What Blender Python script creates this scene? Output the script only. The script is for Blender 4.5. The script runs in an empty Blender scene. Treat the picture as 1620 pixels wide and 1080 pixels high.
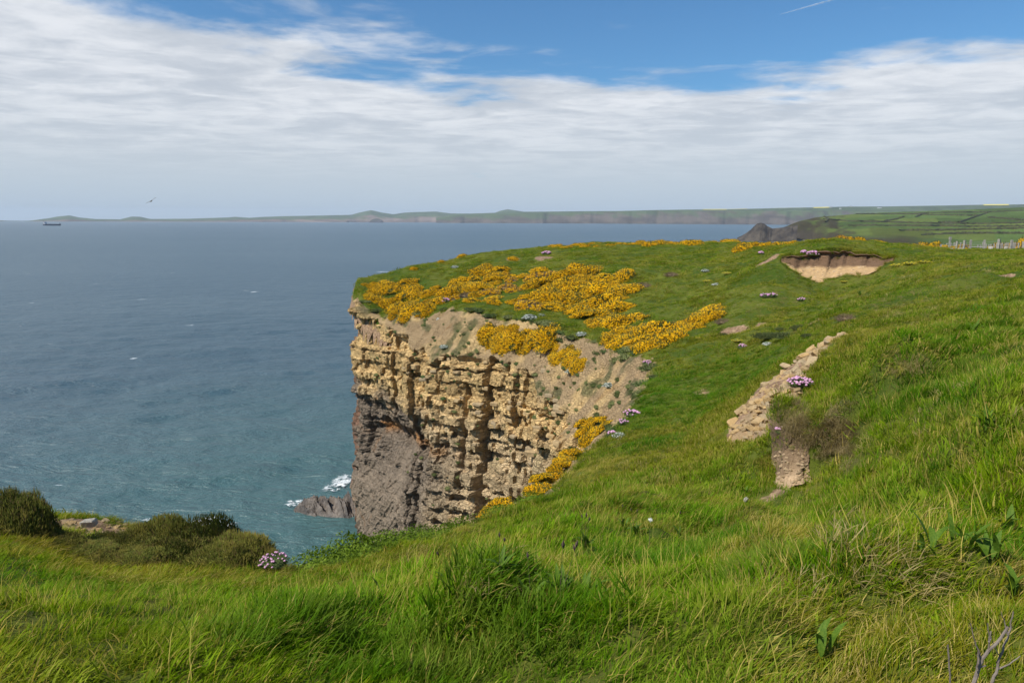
import bpy, math, random
import numpy as np
from mathutils import Vector, Matrix, Euler

SC = bpy.context.scene
COL = SC.collection
R = math.radians
rng = np.random.default_rng(7)
random.seed(7)

# ------------------------------------------------------------------ camera
EYE = 34.0                       # metres above the sea
F_PX = 1080.0                    # focal length in pixels of the 1620x1080 photograph (24 mm lens)
PITCH = R(10.03)
ROLL = R(0.16)
cam_data = bpy.data.cameras.new("camera")
cam_data.lens = 24.0
cam_data.sensor_width = 36.0
cam_data.clip_start = 0.05
cam_data.clip_end = 90000.0
cam = bpy.data.objects.new("camera", cam_data)
COL.objects.link(cam)
cam.matrix_world = (Matrix.Translation((0, 0, EYE)) @ Matrix.Rotation(math.pi / 2 - PITCH, 4, 'X')
                    @ Matrix.Rotation(ROLL, 4, 'Z'))
SC.camera = cam
CAMR = np.array(cam.matrix_world.to_3x3())

# ------------------------------------------------------------------ world, sun, exposure
SUN_EL, SUN_AZ = R(50), R(-122)          # azimuth measured from the view direction, negative = left
sun_dir = Vector((math.sin(SUN_AZ) * math.cos(SUN_EL), math.cos(SUN_AZ) * math.cos(SUN_EL), math.sin(SUN_EL)))
sd = bpy.data.lights.new("sun", 'SUN')
sd.energy = 5.0
sd.angle = R(0.53)
sd.color = (1.0, 0.95, 0.86)
sun = bpy.data.objects.new("sun", sd)
COL.objects.link(sun)
sun.rotation_euler = sun_dir.to_track_quat('Z', 'Y').to_euler()
sun.location = (-60, -60, 120)

SC.view_settings.view_transform = 'Standard'
SC.view_settings.look = 'None'
SC.view_settings.exposure = 0.22
SC.view_settings.gamma = 1.0
SC.render.engine = 'CYCLES'
SC.cycles.use_denoising = True
SC.cycles.max_bounces = 6
SC.cycles.diffuse_bounces = 3
SC.cycles.glossy_bounces = 2
SC.cycles.transmission_bounces = 3
SC.cycles.transparent_max_bounces = 6
SC.cycles.volume_bounces = 0
SC.cycles.sample_clamp_indirect = 6.0


class NT:
    """tiny node-tree builder"""
    def __init__(self, tree):
        self.t = tree
        tree.nodes.clear()

    def n(self, typ, _in=None, **props):
        nd = self.t.nodes.new(typ)
        for k, v in props.items():
            setattr(nd, k, v)
        for k, v in (_in or {}).items():
            s = nd.inputs[k]
            if isinstance(v, bpy.types.NodeSocket):
                self.t.links.new(v, s)
            else:
                s.default_value = v
        return nd

    def math(self, op, a, b=0.0, c=0.0, clamp=False):
        nd = self.n('ShaderNodeMath', {0: a, 1: b, 2: c}, operation=op, use_clamp=clamp)
        return nd.outputs[0]

    def mix(self, f, a, b, blend='MIX'):
        nd = self.n('ShaderNodeMix', data_type='RGBA', blend_type=blend)
        for i, v in ((0, f), (6, a), (7, b)):
            if isinstance(v, bpy.types.NodeSocket):
                self.t.links.new(v, nd.inputs[i])
            else:
                nd.inputs[i].default_value = v if i == 0 else (tuple(v) + (1.0,) if len(v) == 3 else v)
        return nd.outputs[2]

    def ramp(self, f, stops, interp='LINEAR'):
        nd = self.n('ShaderNodeValToRGB', {0: f})
        cr = nd.color_ramp
        cr.interpolation = interp
        while len(cr.elements) < len(stops):
            cr.elements.new(0.5)
        for e, (p, c) in zip(cr.elements, stops):
            e.position = p
            e.color = (c, c, c, 1) if not hasattr(c, '__len__') else tuple(c) + (1,)
        return nd.outputs[0]

    def noise(self, vec, scale, detail=4.0, rough=0.55, dist=0.0):
        nd = self.n('ShaderNodeTexNoise', {'Scale': scale, 'Detail': detail, 'Roughness': rough, 'Distortion': dist})
        if vec is not None:
            self.t.links.new(vec, nd.inputs['Vector'])
        return nd.outputs[0]

    def smooth(self, x, a, b):
        nd = self.n('ShaderNodeMapRange', {0: x, 1: a, 2: b, 3: 0.0, 4: 1.0}, interpolation_type='SMOOTHSTEP')
        return nd.outputs[0]

    def link(self, a, b):
        self.t.links.new(a, b)


world = bpy.data.worlds.new("World")
SC.world = world
world.use_nodes = True
W = NT(world.node_tree)
SKY_STRENGTH = 0.10
tc = W.n('ShaderNodeTexCoord')
sky = W.n('ShaderNodeTexSky', sky_type='NISHITA', sun_disc=False, sun_elevation=SUN_EL,
          sun_rotation=SUN_AZ, altitude=30.0, air_density=1.0, dust_density=0.6, ozone_density=3.0)
sep = W.n('ShaderNodeSeparateXYZ', {0: tc.outputs['Generated']})
zc = W.math('ADD', W.math('MAXIMUM', sep.outputs[2], 0.0), 0.035)
px_ = W.math('DIVIDE', sep.outputs[0], zc)
py_ = W.math('DIVIDE', sep.outputs[1], zc)
pl = W.n('ShaderNodeCombineXYZ', {0: px_, 1: py_, 2: 0.0}).outputs[0]
# streaky cloud-sheet noise: the layer seen in plan from below
pls = W.n('ShaderNodeVectorMath', {0: pl, 1: (0.80, 1.0, 1.0)}, operation='MULTIPLY').outputs[0]
n_big = W.noise(pls, 0.55, 6.0, 0.55, 0.25)
n_fine = W.noise(pls, 1.7, 8.0, 0.6, 0.4)
n_shade = W.noise(pls, 1.15, 6.0, 0.6, 0.6)
# edge of the cloud sheet (plan curve y = e(x))
xn = W.math('MINIMUM', px_, 0.0)
xp = W.math('MAXIMUM', px_, 0.0)
edge = W.math('SUBTRACT', 4.35, W.math('ADD', W.math('MULTIPLY', W.math('POWER', W.math('ABSOLUTE', xn), 2.0), 0.72),
                                        W.math('MULTIPLY', W.math('POWER', xp, 2.0), 0.16)))
cover = W.math('SUBTRACT', py_, edge)
cover = W.math('MINIMUM', cover, 2.2)
cov = W.math('ADD', cover, W.math('MULTIPLY', W.math('SUBTRACT', n_big, 0.5), 7.0))
cov = W.math('ADD', cov, W.math('MULTIPLY', W.math('SUBTRACT', n_fine, 0.5), 3.2))
dens = W.smooth(cov, -0.55, 0.75)
# thin high wisps in the clear part
wisp = W.smooth(W.math('ADD', W.noise(pls, 1.0, 7.0, 0.62, 0.8), W.math('MULTIPLY', px_, -0.05)), 0.60, 0.85)
dens = W.math('MAXIMUM', dens, W.math('MULTIPLY', wisp, 0.5))
dens = W.math('MULTIPLY', dens, 0.93)
k = 1.0 / SKY_STRENGTH
n_puff = W.noise(pls, 3.2, 6.0, 0.62, 0.5)
shade_f = W.math('ADD', W.math('MULTIPLY', n_shade, 0.6), W.math('MULTIPLY', n_puff, 0.4))
cl = W.mix(W.smooth(shade_f, 0.38, 0.62), (0.50 * k, 0.535 * k, 0.585 * k), (0.74 * k, 0.755 * k, 0.78 * k))
lowmix = W.smooth(sep.outputs[2], 0.17, 0.02)
cl = W.mix(lowmix, cl, (0.52 * k, 0.565 * k, 0.61 * k))
tint = W.mix(1.0, sky.outputs[0], (0.50, 0.84, 1.05), 'MULTIPLY')
final = W.mix(dens, tint, cl)
final = W.mix(W.smooth(sep.outputs[2], 0.10, 0.0), final, (0.445 * k, 0.53 * k, 0.605 * k))
bg = W.n('ShaderNodeBackground', {0: final, 1: SKY_STRENGTH})
wo = W.n('ShaderNodeOutputWorld', {0: bg.outputs[0]})

# ------------------------------------------------------------------ numeric helpers


def ray(px, py):
    d = np.array([(px - 810.0) / F_PX, (540.0 - py) / F_PX, -1.0])
    return CAMR @ d


def P(px, py, Y):
    """world point seen at a photograph pixel, Y metres ahead"""
    d = ray(px, py)
    t = Y / d[1]
    return np.array([d[0] * t, Y, EYE + d[2] * t])


def project(V):
    c = (np.asarray(V) - np.array([0, 0, EYE])) @ CAMR
    return 810 + F_PX * c[:, 0] / -c[:, 2], 540 - F_PX * c[:, 1] / -c[:, 2], -c[:, 2]


def _h(ix, iy, iz, seed):
    h = (ix.astype(np.int64) * 374761393 + iy.astype(np.int64) * 668265263 + iz.astype(np.int64) * 2147483647 + seed * 974634777) & 0xFFFFFFFF
    h = ((h ^ (h >> 13)) * 1274126177) & 0xFFFFFFFF
    h = ((h ^ (h >> 16)) * 2246822519) & 0xFFFFFFFF
    return ((h ^ (h >> 15)) & 0xFFFFFF) / float(0x1000000)


def vnoise(x, y, z=None, seed=0):
    x = np.asarray(x, float); y = np.asarray(y, float)
    z = np.zeros_like(x) if z is None else np.asarray(z, float)
    ix, iy, iz = np.floor(x), np.floor(y), np.floor(z)
    fx, fy, fz = x - ix, y - iy, z - iz
    fx, fy, fz = [f * f * f * (f * (f * 6 - 15) + 10) for f in (fx, fy, fz)]
    r = 0
    for a in (0, 1):
        for b in (0, 1):
            for c in (0, 1):
                w = (fx if a else 1 - fx) * (fy if b else 1 - fy) * (fz if c else 1 - fz)
                r = r + w * _h(ix + a, iy + b, iz + c, seed)
    return r * 2 - 1


def fbm(x, y, z=None, oct=4, seed=0, gain=0.5, ridged=False):
    s, a, f, tot = 0.0, 1.0, 1.0, 0.0
    for o in range(oct):
        v = vnoise(np.asarray(x) * f, np.asarray(y) * f, None if z is None else np.asarray(z) * f, seed + o * 17)
        if ridged:
            v = 1 - 2 * np.abs(v)
        s = s + a * v
        tot += a
        a *= gain
        f *= 2.03
    return s / tot


def sstep(x, a, b):
    t = np.clip((x - a) / (b - a), 0, 1)
    return t * t * (3 - 2 * t)


def mk_mesh(name, V, F, smooth=False, attrs=None):
    V = np.ascontiguousarray(V, dtype=np.float32)
    F = np.ascontiguousarray(F, dtype=np.int32)
    me = bpy.data.meshes.new(name)
    me.vertices.add(len(V))
    me.vertices.foreach_set("co", V.ravel())
    kk = F.shape[1]
    me.loops.add(F.size)
    me.loops.foreach_set("vertex_index", F.ravel())
    me.polygons.add(len(F))
    me.polygons.foreach_set("loop_start", np.arange(0, F.size, kk, dtype=np.int32))
    me.update(calc_edges=True)
    me.polygons.foreach_set("use_smooth", np.full(len(F), smooth, dtype=bool))
    for an, (typ, data) in (attrs or {}).items():
        at = me.attributes.new(an, typ, 'POINT')
        key = {'FLOAT': 'value', 'INT': 'value', 'FLOAT_VECTOR': 'vector', 'FLOAT_COLOR': 'color'}[typ]
        at.data.foreach_set(key, np.ascontiguousarray(data, dtype=np.int32 if typ == 'INT' else np.float32).ravel())
    me.validate()
    return me


def link(name, me, mat=None, parent=None, **props):
    o = bpy.data.objects.new(name, me)
    COL.objects.link(o)
    if mat is not None and me is not None and not me.materials:
        me.materials.append(mat)
    if parent is not None:
        o.parent = parent
    for kx, v in props.items():
        o[kx] = v
    if parent is not None and name in ('foliage', 'flowers', 'brown_tips', 'stalks', 'stems', 'twigs', 'cushion', 'seed_head', 'seed_spike'):
        o['kind'] = 'stuff'
    return o


def thing(name, loc, label, cat, group=None):
    o = bpy.data.objects.new(name, None)
    COL.objects.link(o)
    o.location = loc
    o.empty_display_size = 0.2
    o['label'] = label
    o['category'] = cat
    if group:
        o['group'] = group
    return o


def grid_faces(nr, nc):
    i = np.arange(nr - 1)[:, None] * nc + np.arange(nc - 1)[None, :]
    return np.stack([i, i + 1, i + 1 + nc, i + nc], -1).reshape(-1, 4)


# ------------------------------------------------------------------ materials


def new_mat(name):
    m = bpy.data.materials.new(name)
    m.use_nodes = True
    return m, NT(m.node_tree)


def finish(t, color, rough=0.8, bump=None, bump_d=0.05, bump_s=0.6, spec=0.3, trans=None, extra=None):
    ins = {'Base Color': color, 'Roughness': rough, 'Specular IOR Level': spec}
    b = t.n('ShaderNodeBsdfPrincipled')
    for kx, v in ins.items():
        if isinstance(v, bpy.types.NodeSocket):
            t.link(v, b.inputs[kx])
        else:
            b.inputs[kx].default_value = tuple(v) + (1,) if hasattr(v, '__len__') else v
    if bump is not None:
        bn = t.n('ShaderNodeBump', {'Height': bump, 'Distance': bump_d, 'Strength': bump_s})
        t.link(bn.outputs[0], b.inputs['Normal'])
    out = b.outputs[0]
    if trans is not None:
        tr = t.n('ShaderNodeBsdfTranslucent', {'Color': trans[1]})
        out = t.n('ShaderNodeMixShader', {0: trans[0], 1: out, 2: tr.outputs[0]}).outputs[0]
    t.n('ShaderNodeOutputMaterial', {0: out})


def plain(name, c1, c2, scale=8.0, rough=0.8, bump=0.02, spec=0.3, detail=5.0, coord='Object', trans=None):
    m, t = new_mat(name)
    tcx = t.n('ShaderNodeTexCoord')
    n = t.noise(tcx.outputs[coord], scale, detail)
    c = t.mix(t.smooth(n, 0.32, 0.68), c1, c2)
    finish(t, c, rough, t.noise(tcx.outputs[coord], scale * 3, 4.0) if bump else None, bump, 0.7, spec,
           None if trans is None else (trans, c))
    return m


def mat_terrain():
    m, t = new_mat("turf_ground")
    g = t.n('ShaderNodeNewGeometry')
    pos = g.outputs['Position']
    a = t.noise(pos, 0.35, 5.0)
    b = t.noise(pos, 3.0, 6.0, 0.65)
    c = t.mix(t.smooth(a, 0.35, 0.65), (0.045, 0.075, 0.008), (0.110, 0.125, 0.018))
    c = t.mix(t.math('MULTIPLY', t.smooth(b, 0.45, 0.8), 0.6), c, (0.10, 0.085, 0.035))
    so = t.n('ShaderNodeAttribute', attribute_name='soil').outputs['Fac']
    so = t.smooth(t.math('ADD', so, t.math('MULTIPLY', t.math('SUBTRACT', b, 0.5), 0.9)), 0.35, 0.65)
    sc_ = t.mix(t.smooth(t.noise(pos, 6.0, 6.0, 0.7), 0.4, 0.65), (0.17, 0.105, 0.065), (0.38, 0.26, 0.16))
    c = t.mix(so, c, sc_)
    finish(t, c, 0.95, t.noise(pos, 9.0, 8.0, 0.7), 0.06, 0.9, 0.1)
    return m


def mat_cliff():
    m, t = new_mat("cliff_rock")
    g = t.n('ShaderNodeNewGeometry')
    pos = g.outputs['Position']
    col = t.n('ShaderNodeAttribute', attribute_name='rock').outputs['Color']
    n1 = t.noise(pos, 1.1, 8.0, 0.68)
    strat = t.n('ShaderNodeVectorMath', {0: pos, 1: (0.5, 0.5, 5.0)}, operation='MULTIPLY').outputs[0]
    n2 = t.noise(strat, 0.9, 6.0, 0.65, 0.3)
    n3 = t.noise(pos, 7.0, 6.0, 0.7)
    f = t.math('ADD', t.math('MULTIPLY', n1, 0.9), t.math('ADD', t.math('MULTIPLY', n2, 0.7), t.math('MULTIPLY', n3, 0.5)))
    f = t.math('SUBTRACT', f, 0.05)
    c = t.mix(1.0, col, t.n('ShaderNodeCombineColor', {0: f, 1: f, 2: f}).outputs[0], 'MULTIPLY')
    # iron stain
    c = t.mix(t.math('MULTIPLY', t.smooth(t.noise(pos, 0.45, 5.0, 0.6, 0.6), 0.58, 0.72), 0.45), c, (0.34, 0.165, 0.055))
    # joints and partings: cracks between angular pieces
    vs = t.n('ShaderNodeVectorMath', {0: pos, 1: (1.0, 1.0, 2.1)}, operation='MULTIPLY').outputs[0]
    vs = t.n('ShaderNodeVectorMath', {0: vs, 1: t.n('ShaderNodeVectorMath', {0: t.n('ShaderNodeTexNoise', {'Vector': pos, 'Scale': 1.2, 'Detail': 3.0}).outputs['Color'], 1: (.5, .5, .5)}, operation='MULTIPLY').outputs[0]}, operation='ADD').outputs[0]
    vo = t.n('ShaderNodeTexVoronoi', {'Vector': vs, 'Scale': 1.5}, feature='DISTANCE_TO_EDGE').outputs['Distance']
    vc = t.n('ShaderNodeTexVoronoi', {'Vector': vs, 'Scale': 1.5}, feature='F1').outputs['Color']
    isr = t.n('ShaderNodeAttribute', attribute_name='rock').outputs['Alpha']
    crack = t.math('MULTIPLY', t.smooth(vo, 0.0, 0.07), isr)
    vo2 = t.n('ShaderNodeTexVoronoi', {'Vector': vs, 'Scale': 4.2}, feature='DISTANCE_TO_EDGE').outputs['Distance']
    crack2 = t.smooth(vo2, 0.0, 0.10)
    lum = t.math('MULTIPLY', t.n('ShaderNodeSeparateColor', {0: vc}).outputs[0], isr)
    tn = t.math('ADD', .84, t.math('MULTIPLY', lum, .44))
    c = t.mix(1.0, c, t.n('ShaderNodeCombineColor', {0: tn, 1: tn, 2: tn}).outputs[0], 'MULTIPLY')
    h = t.math('ADD', t.math('MULTIPLY', t.noise(pos, 3.0, 8.0, 0.75), .7), t.math('MULTIPLY', n2, 0.5))
    h = t.math('ADD', h, t.math('ADD', t.math('MULTIPLY', crack, .9), t.math('ADD', t.math('MULTIPLY', crack2, .35), t.math('MULTIPLY', lum, .8))))
    finish(t, c, 0.9, h, 0.24, 1.0, 0.15)
    return m


M_TURF = mat_terrain()
M_CLIFF = mat_cliff()


def mat_grass(name, base, tip, dry, lush, big=0.22, mid=1.3, brown_f=0.5):
    m, t = new_mat(name)
    g = t.n('ShaderNodeNewGeometry')
    pos = g.outputs['Position']
    rnd = t.n('ShaderNodeObjectInfo').outputs['Random']
    at = t.n('ShaderNodeAttribute', attribute_name='tip').outputs['Fac']
    dr = t.n('ShaderNodeAttribute', attribute_name='dry').outputs['Fac']
    big_n = t.smooth(t.noise(pos, big, 4.0, 0.6), 0.36, 0.64)
    med = t.smooth(t.noise(pos, mid, 4.0, 0.6), 0.42, 0.66)
    c0 = t.mix(big_n, base, lush)
    c1 = t.mix(big_n, tip, t.n('ShaderNodeMix', data_type='RGBA').outputs[2] if False else tuple(0.5 * (a + b) for a, b in zip(tip, lush)))
    c = t.mix(at, c0, c1)
    brown = t.math('MULTIPLY', med, t.math('MULTIPLY', at, brown_f))
    c = t.mix(brown, c, tuple(0.6 * a + 0.4 * b for a, b in zip(dry, tip)))
    c = t.mix(dr, c, dry)
    v = t.math('ADD', 0.72, t.math('MULTIPLY', rnd, 0.56))
    c = t.mix(1.0, c, t.n('ShaderNodeCombineColor', {0: v, 1: v, 2: v}).outputs[0], 'MULTIPLY')
    finish(t, c, 0.55, None, spec=0.06, trans=(0.42, t.mix(1.0, c, (1.35, 1.35, 0.6), 'MULTIPLY')))
    return m


M_GRASS = mat_grass("meadow_grass_blades", (0.042, 0.085, 0.002), (0.225, 0.305, 0.005), (0.48, 0.36, 0.10), (0.052, 0.180, 0.003), .30, 1.1, .32)
M_LUSH = mat_grass("lush_grass_blades", (0.028, 0.080, 0.002), (0.105, 0.215, 0.005), (0.40, 0.32, 0.09), (0.030, 0.120, 0.003))
M_FESCUE = mat_grass("fescue_blades", (0.065, 0.085, 0.003), (0.290, 0.250, 0.012), (0.50, 0.38, 0.13), (0.085, 0.160, 0.005))
M_FARG = mat_grass("clifftop_turf_blades", (0.070, 0.108, 0.004), (0.245, 0.275, 0.010), (0.38, 0.28, 0.08), (0.050, 0.155, 0.004), 0.20, .34, .75)
M_DRYG = mat_grass("dry_grass_blades", (0.16, 0.12, 0.04), (0.36, 0.29, 0.12), (0.42, 0.33, 0.15), (0.18, 0.15, 0.05))


# ------------------------------------------------------------------ land: control points (pixel, pixel, metres ahead)
CP = [
    # foreground
    (0, 1080, 2.2), (400, 1080, 2.25), (810, 1080, 2.35), (1200, 1080, 2.3), (1620, 1080, 2.1),
    (0, 978, 3.1), (180, 965, 3.6), (390, 982, 3.35), (560, 972, 3.5), (810, 960, 3.5), (1100, 960, 3.3), (1400, 950, 3.2), (1600, 930, 3.1),
    (40, 852, 6.3), (150, 884, 6.6), (280, 884, 7.2), (420, 896, 6.7), (475, 905, 6.2), (520, 895, 6.7), (620, 872, 7.5), (130, 819, 9.3), (200, 824, 9.4), (280, 845, 9.6),
    (300, 918, 5.2), (560, 932, 4.9), (720, 905, 5.6), (860, 865, 6.8), (1000, 800, 9.2), (1100, 880, 6.2),
    (700, 843, 10.5), (775, 812, 13.0), (850, 780, 16.0), (930, 712, 21.0), (1000, 640, 27.5), (1020, 596, 33.0),
    (1040, 700, 19.0), (1080, 630, 27.0), (1100, 695, 18.5), (1100, 765, 11.5), (1190, 775, 10.2), (1250, 770, 9.6),
    (1200, 712, 11.6), (1245, 748, 10.6), (1420, 566, 11.3), (1540, 548, 10.0), (1300, 795, 8.4), (1350, 735, 8.8), (1310, 735, 10.3),
    (1400, 655, 9.3), (1620, 700, 5.2), (1500, 800, 5.1), (1400, 765, 6.6), (1300, 850, 6.0), (1500, 640, 7.5), (1620, 820, 3.9), (1200, 830, 7.4),
    # stony bank and hollow behind it
    (1155, 690, 15.6), (1240, 690, 14.2), (1240, 605, 17.0), (1185, 640, 17.2), (1330, 542, 18.0), (1300, 575, 16.8),
    (1110, 640, 25.0), (1155, 600, 27.5), (1245, 560, 26.0), (1300, 512, 29.0), (1360, 530, 19.5),
    (1200, 520, 38.0), (1100, 560, 36.0), (1130, 490, 48.0), (1060, 540, 42.0), (1010, 572, 38.5),
    # rim of the headland and its top
    (950, 545, 46.0), (850, 510, 53.0), (720, 488, 60.0), (640, 500, 65.0), (597, 493, 68.0), (562, 458, 72.0),
    (650, 426, 80.0), (760, 402, 85.0), (870, 390, 88.0), (1000, 388, 90.0), (1160, 386, 90.0),
    (900, 440, 68.0), (1000, 420, 72.0), (1000, 480, 57.0), (1100, 440, 62.0), (750, 450, 72.0), (850, 412, 80.0), (930, 500, 56.0),
    # right-hand slope and the plateau with the fence
    (1320, 402, 54.0), (1250, 404, 55.0), (1400, 408, 52.0), (1290, 449, 51.3), (1370, 447, 50.0), (1330, 452, 49.5), (1405, 434, 48.5), (1180, 420, 61.0), (1200, 470, 47.0), (1420, 436, 44.0), (1350, 490, 33.0),
    (1450, 480, 28.0), (1550, 460, 25.0), (1620, 450, 22.0), (1620, 520, 11.5), (1450, 522, 17.0), (1390, 540, 15.0), (1560, 500, 16.0),
    (1220, 394, 72.0), (1300, 394, 72.0), (1400, 397, 70.0), (1120, 400, 76.0), (1300, 390, 90.0), (1450, 396, 88.0), (1620, 397, 86.0), (1530, 405, 55.0), (1620, 412, 45.0),
]
ctl = [P(*c) for c in CP]
ctl += [np.array(v) for v in [
    (0.0, 0.6, EYE - 1.62), (-0.6, 0.1, EYE - 1.62), (0.6, 0.1, EYE - 1.62), (-3, 0.3, EYE - 1.75), (3, 0.2, EYE - 1.5), (8, 1, EYE - 1.2),
    (-7, 1.0, EYE - 2.0), (-9, 5, EYE - 3.2), (-16, 3, EYE - 3.5), (-30, 2, EYE - 4), (16, 5, EYE - 1.2), (40, 12, EYE - 1.5), (70, 40, EYE - 2.5),
    (110, 70, EYE - 3.5), (25, 125, EYE - 5.5), (75, 125, EYE - 6.0), (8, 102, EYE - 3.9), (25, 102, EYE - 3.8), (45, 102, EYE - 4.1), (62, 102, EYE - 4.6), (75, 100, EYE - 4.7), (-8, 105, EYE - 7.0), (120, 20, EYE - 2.0)]]
ctl = np.array(ctl)


def lp(x, y):
    return np.stack([np.arctan2(x, y) * 2.2, np.log(np.hypot(x, y) + 0.3)], -1)


def _phi(r2):
    return 0.5 * r2 * np.log(r2 + 1e-12)


_c2 = lp(ctl[:, 0], ctl[:, 1])
_K = _phi(((_c2[:, None] - _c2[None]) ** 2).sum(-1)) + np.eye(len(ctl)) * 2e-4
_Pm = np.c_[np.ones(len(ctl)), _c2]
_A = np.block([[_K, _Pm], [_Pm.T, np.zeros((3, 3))]])
_w = np.linalg.solve(_A, np.r_[ctl[:, 2], np.zeros(3)])


def base_z(x, y):
    q = lp(np.asarray(x, float), np.asarray(y, float)).reshape(-1, 2)
    out = np.empty(len(q))
    for i in range(0, len(q), 20000):
        qq = q[i:i + 20000]
        out[i:i + 20000] = _phi(((qq[:, None] - _c2[None]) ** 2).sum(-1)) @ _w[:-3] + _w[-3] + qq @ _w[-2:]
    return out.reshape(np.shape(x))


# rim of the land: plan point, outward direction, soft height, soft offset, extra base offset
def rp(px, py, Y, ang, hs, so, bo):
    p = P(px, py, Y)
    return (p[0], p[1], math.cos(R(ang)), math.sin(R(ang)), hs, so, bo)


RIM = [(-60, -4, 0, 1, 3, 2, 5), (-30, 5.5, 0, 1, 3, 2, 5), (-14, 9.0, 0, 1, 2.5, 2, 5), (-8.2, 10.6, 0.1, 1, 2, 1.5, 5), (-5.0, 10.3, 0.1, 1, 2, 1.2, 5),
       (-3.3, 8.6, -0.3, 0.95, 2, 1.2, 5), (-2.5, 7.3, -0.5, 0.85, 2, 1.2, 5), (-2.1, 8.6, -0.85, 0.5, 2, 1.2, 5),
       rp(690, 845, 11.0, 150, 3, 2, 4), rp(775, 812, 13.5, 145, 3, 2, 4), rp(850, 778, 16.5, 145, 3, 2, 3), rp(925, 716, 21.5, 145, 4, 3, 3),
       rp(992, 645, 27.5, 155, 5, 4, 3), rp(1016, 606, 32.0, 170, 4.5, 3.6, 6), rp(1022, 590, 35.5, 185, 4.8, 4.2, 7), rp(1006, 572, 40.0, 205, 4.8, 4.4, 6),
       rp(950, 547, 46.0, 222, 4.6, 4.2, 4.5), rp(850, 512, 53.0, 232, 4.6, 4.0, 3.4), rp(720, 489, 60.0, 236, 4.2, 3.9, 3.2), rp(650, 500, 64.5, 238, 2.6, 2.2, 2.6),
       rp(600, 492, 68.0, 238, 0.8, 0.6, 2.2), rp(572, 470, 70.5, 225, 0.4, 0.2, 1.2), rp(561, 456, 72.5, 190, 0.3, 0.1, 0.9), rp(566, 449, 76.0, 165, 0.3, 0.1, 1),
       (-13.0, 82, -0.9, 0.45, 1, 1, 2), (-7, 91, -0.8, 0.6, 1, 1, 2), (2, 100, -0.7, 0.7, 1, 1, 2), (12, 118, -0.7, 0.7, 1, 1, 2), (40, 150, -0.5, 0.85, 1, 1, 2), (90, 175, -0.3, 0.95, 1, 1, 2), (200, 190, 0, 1, 1, 1, 2)]
RIM = np.array(RIM, float)
_seg = np.r_[0, np.cumsum(np.hypot(np.diff(RIM[:, 0]), np.diff(RIM[:, 1])))]
RIM_U = _seg


def catmull(u):
    """smooth rim values at arc positions u"""
    u = np.asarray(u)
    i = np.clip(np.searchsorted(RIM_U, u, side='right') - 1, 0, len(RIM) - 2)
    t = ((u - RIM_U[i]) / (RIM_U[i + 1] - RIM_U[i]))[:, None]
    p0, p1, p2, p3 = RIM[np.maximum(i - 1, 0)], RIM[i], RIM[i + 1], RIM[np.minimum(i + 2, len(RIM) - 1)]
    d1, d2, d3 = [np.maximum(v, .1)[:, None] for v in (RIM_U[i] - RIM_U[np.maximum(i - 1, 0)], RIM_U[i + 1] - RIM_U[i], RIM_U[np.minimum(i + 2, len(RIM) - 1)] - RIM_U[i + 1])]
    m1 = ((p2 - p1) / d2 * d1 + (p1 - p0) / d1 * d2) / (d1 + d2) * d2
    m2 = ((p3 - p2) / d3 * d2 + (p2 - p1) / d2 * d3) / (d2 + d3) * d2
    t2, t3 = t * t, t * t * t
    return (2 * t3 - 3 * t2 + 1) * p1 + (t3 - 2 * t2 + t) * m1 + (-2 * t3 + 3 * t2) * p2 + (t3 - t2) * m2


rim_fine_u = np.linspace(0, RIM_U[-1], 900)
rim_fine = catmull(rim_fine_u)
rim_xy = rim_fine[:, :2]
# small bites and promontories along the edge
_bite = 0.45 * fbm(rim_fine_u / 3.1, rim_fine_u * 0, oct=3, seed=91)
rim_xy = rim_xy + rim_fine[:, 2:4] * _bite[:, None]
LANDPOLY = np.vstack([rim_xy, [(200, -40), (-60, -40)]])


def inside_dist(x, y):
    """signed distance to the rim, positive on land"""
    x = np.asarray(x, float).ravel(); y = np.asarray(y, float).ravel()
    A, B = LANDPOLY, np.roll(LANDPOLY, -1, 0)
    d2 = np.full(len(x), 1e18)
    ins = np.zeros(len(x), bool)
    for k_ in range(len(A)):
        ax, ay = A[k_]; bx, by = B[k_]
        ex, ey = bx - ax, by - ay
        if k_ < len(rim_xy) - 1:
            t = np.clip(((x - ax) * ex + (y - ay) * ey) / (ex * ex + ey * ey + 1e-12), 0, 1)
            d2 = np.minimum(d2, (x - ax - t * ex) ** 2 + (y - ay - t * ey) ** 2)
        c = ((ay > y) != (by > y))
        if c.any():
            xi = ax + (y - ay) * ex / (ey if abs(ey) > 1e-12 else 1e-12)
            ins ^= c & (x < xi)
    d = np.sqrt(d2)
    return np.where(ins, d, -d)


# bare-ground spots: (pixel, pixel, Y, radius, strength)
SOIL = [(1250, 775, 9.6, .34, 1.0), (1215, 785, 9.6, .30, .6), (1160, 525, 40, 1.0, .9), (1195, 523, 39, .8, .7), (1265, 517, 31, .8, .9), (1290, 508, 31.5, .6, .9), (1340, 508, 27, .6, .8),
        (862, 409, 80, 1.4, 1.0), (812, 408, 81, 1.2, .6), (110, 822, 9.2, .9, 1.0), (170, 824, 9.2, .9, 1.0), (1215, 400, 57, 1.3, 1.0), (1590, 420, 30, .5, .9),
        (1060, 760, 12, .35, .5), (1150, 690, 13, .3, .4), (1110, 620, 27, .5, .5), (1150, 625, 25, .5, .3)]
SOILP = [(P(a, b, Y), r_, s_) for a, b, Y, r_, s_ in SOIL]
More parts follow.
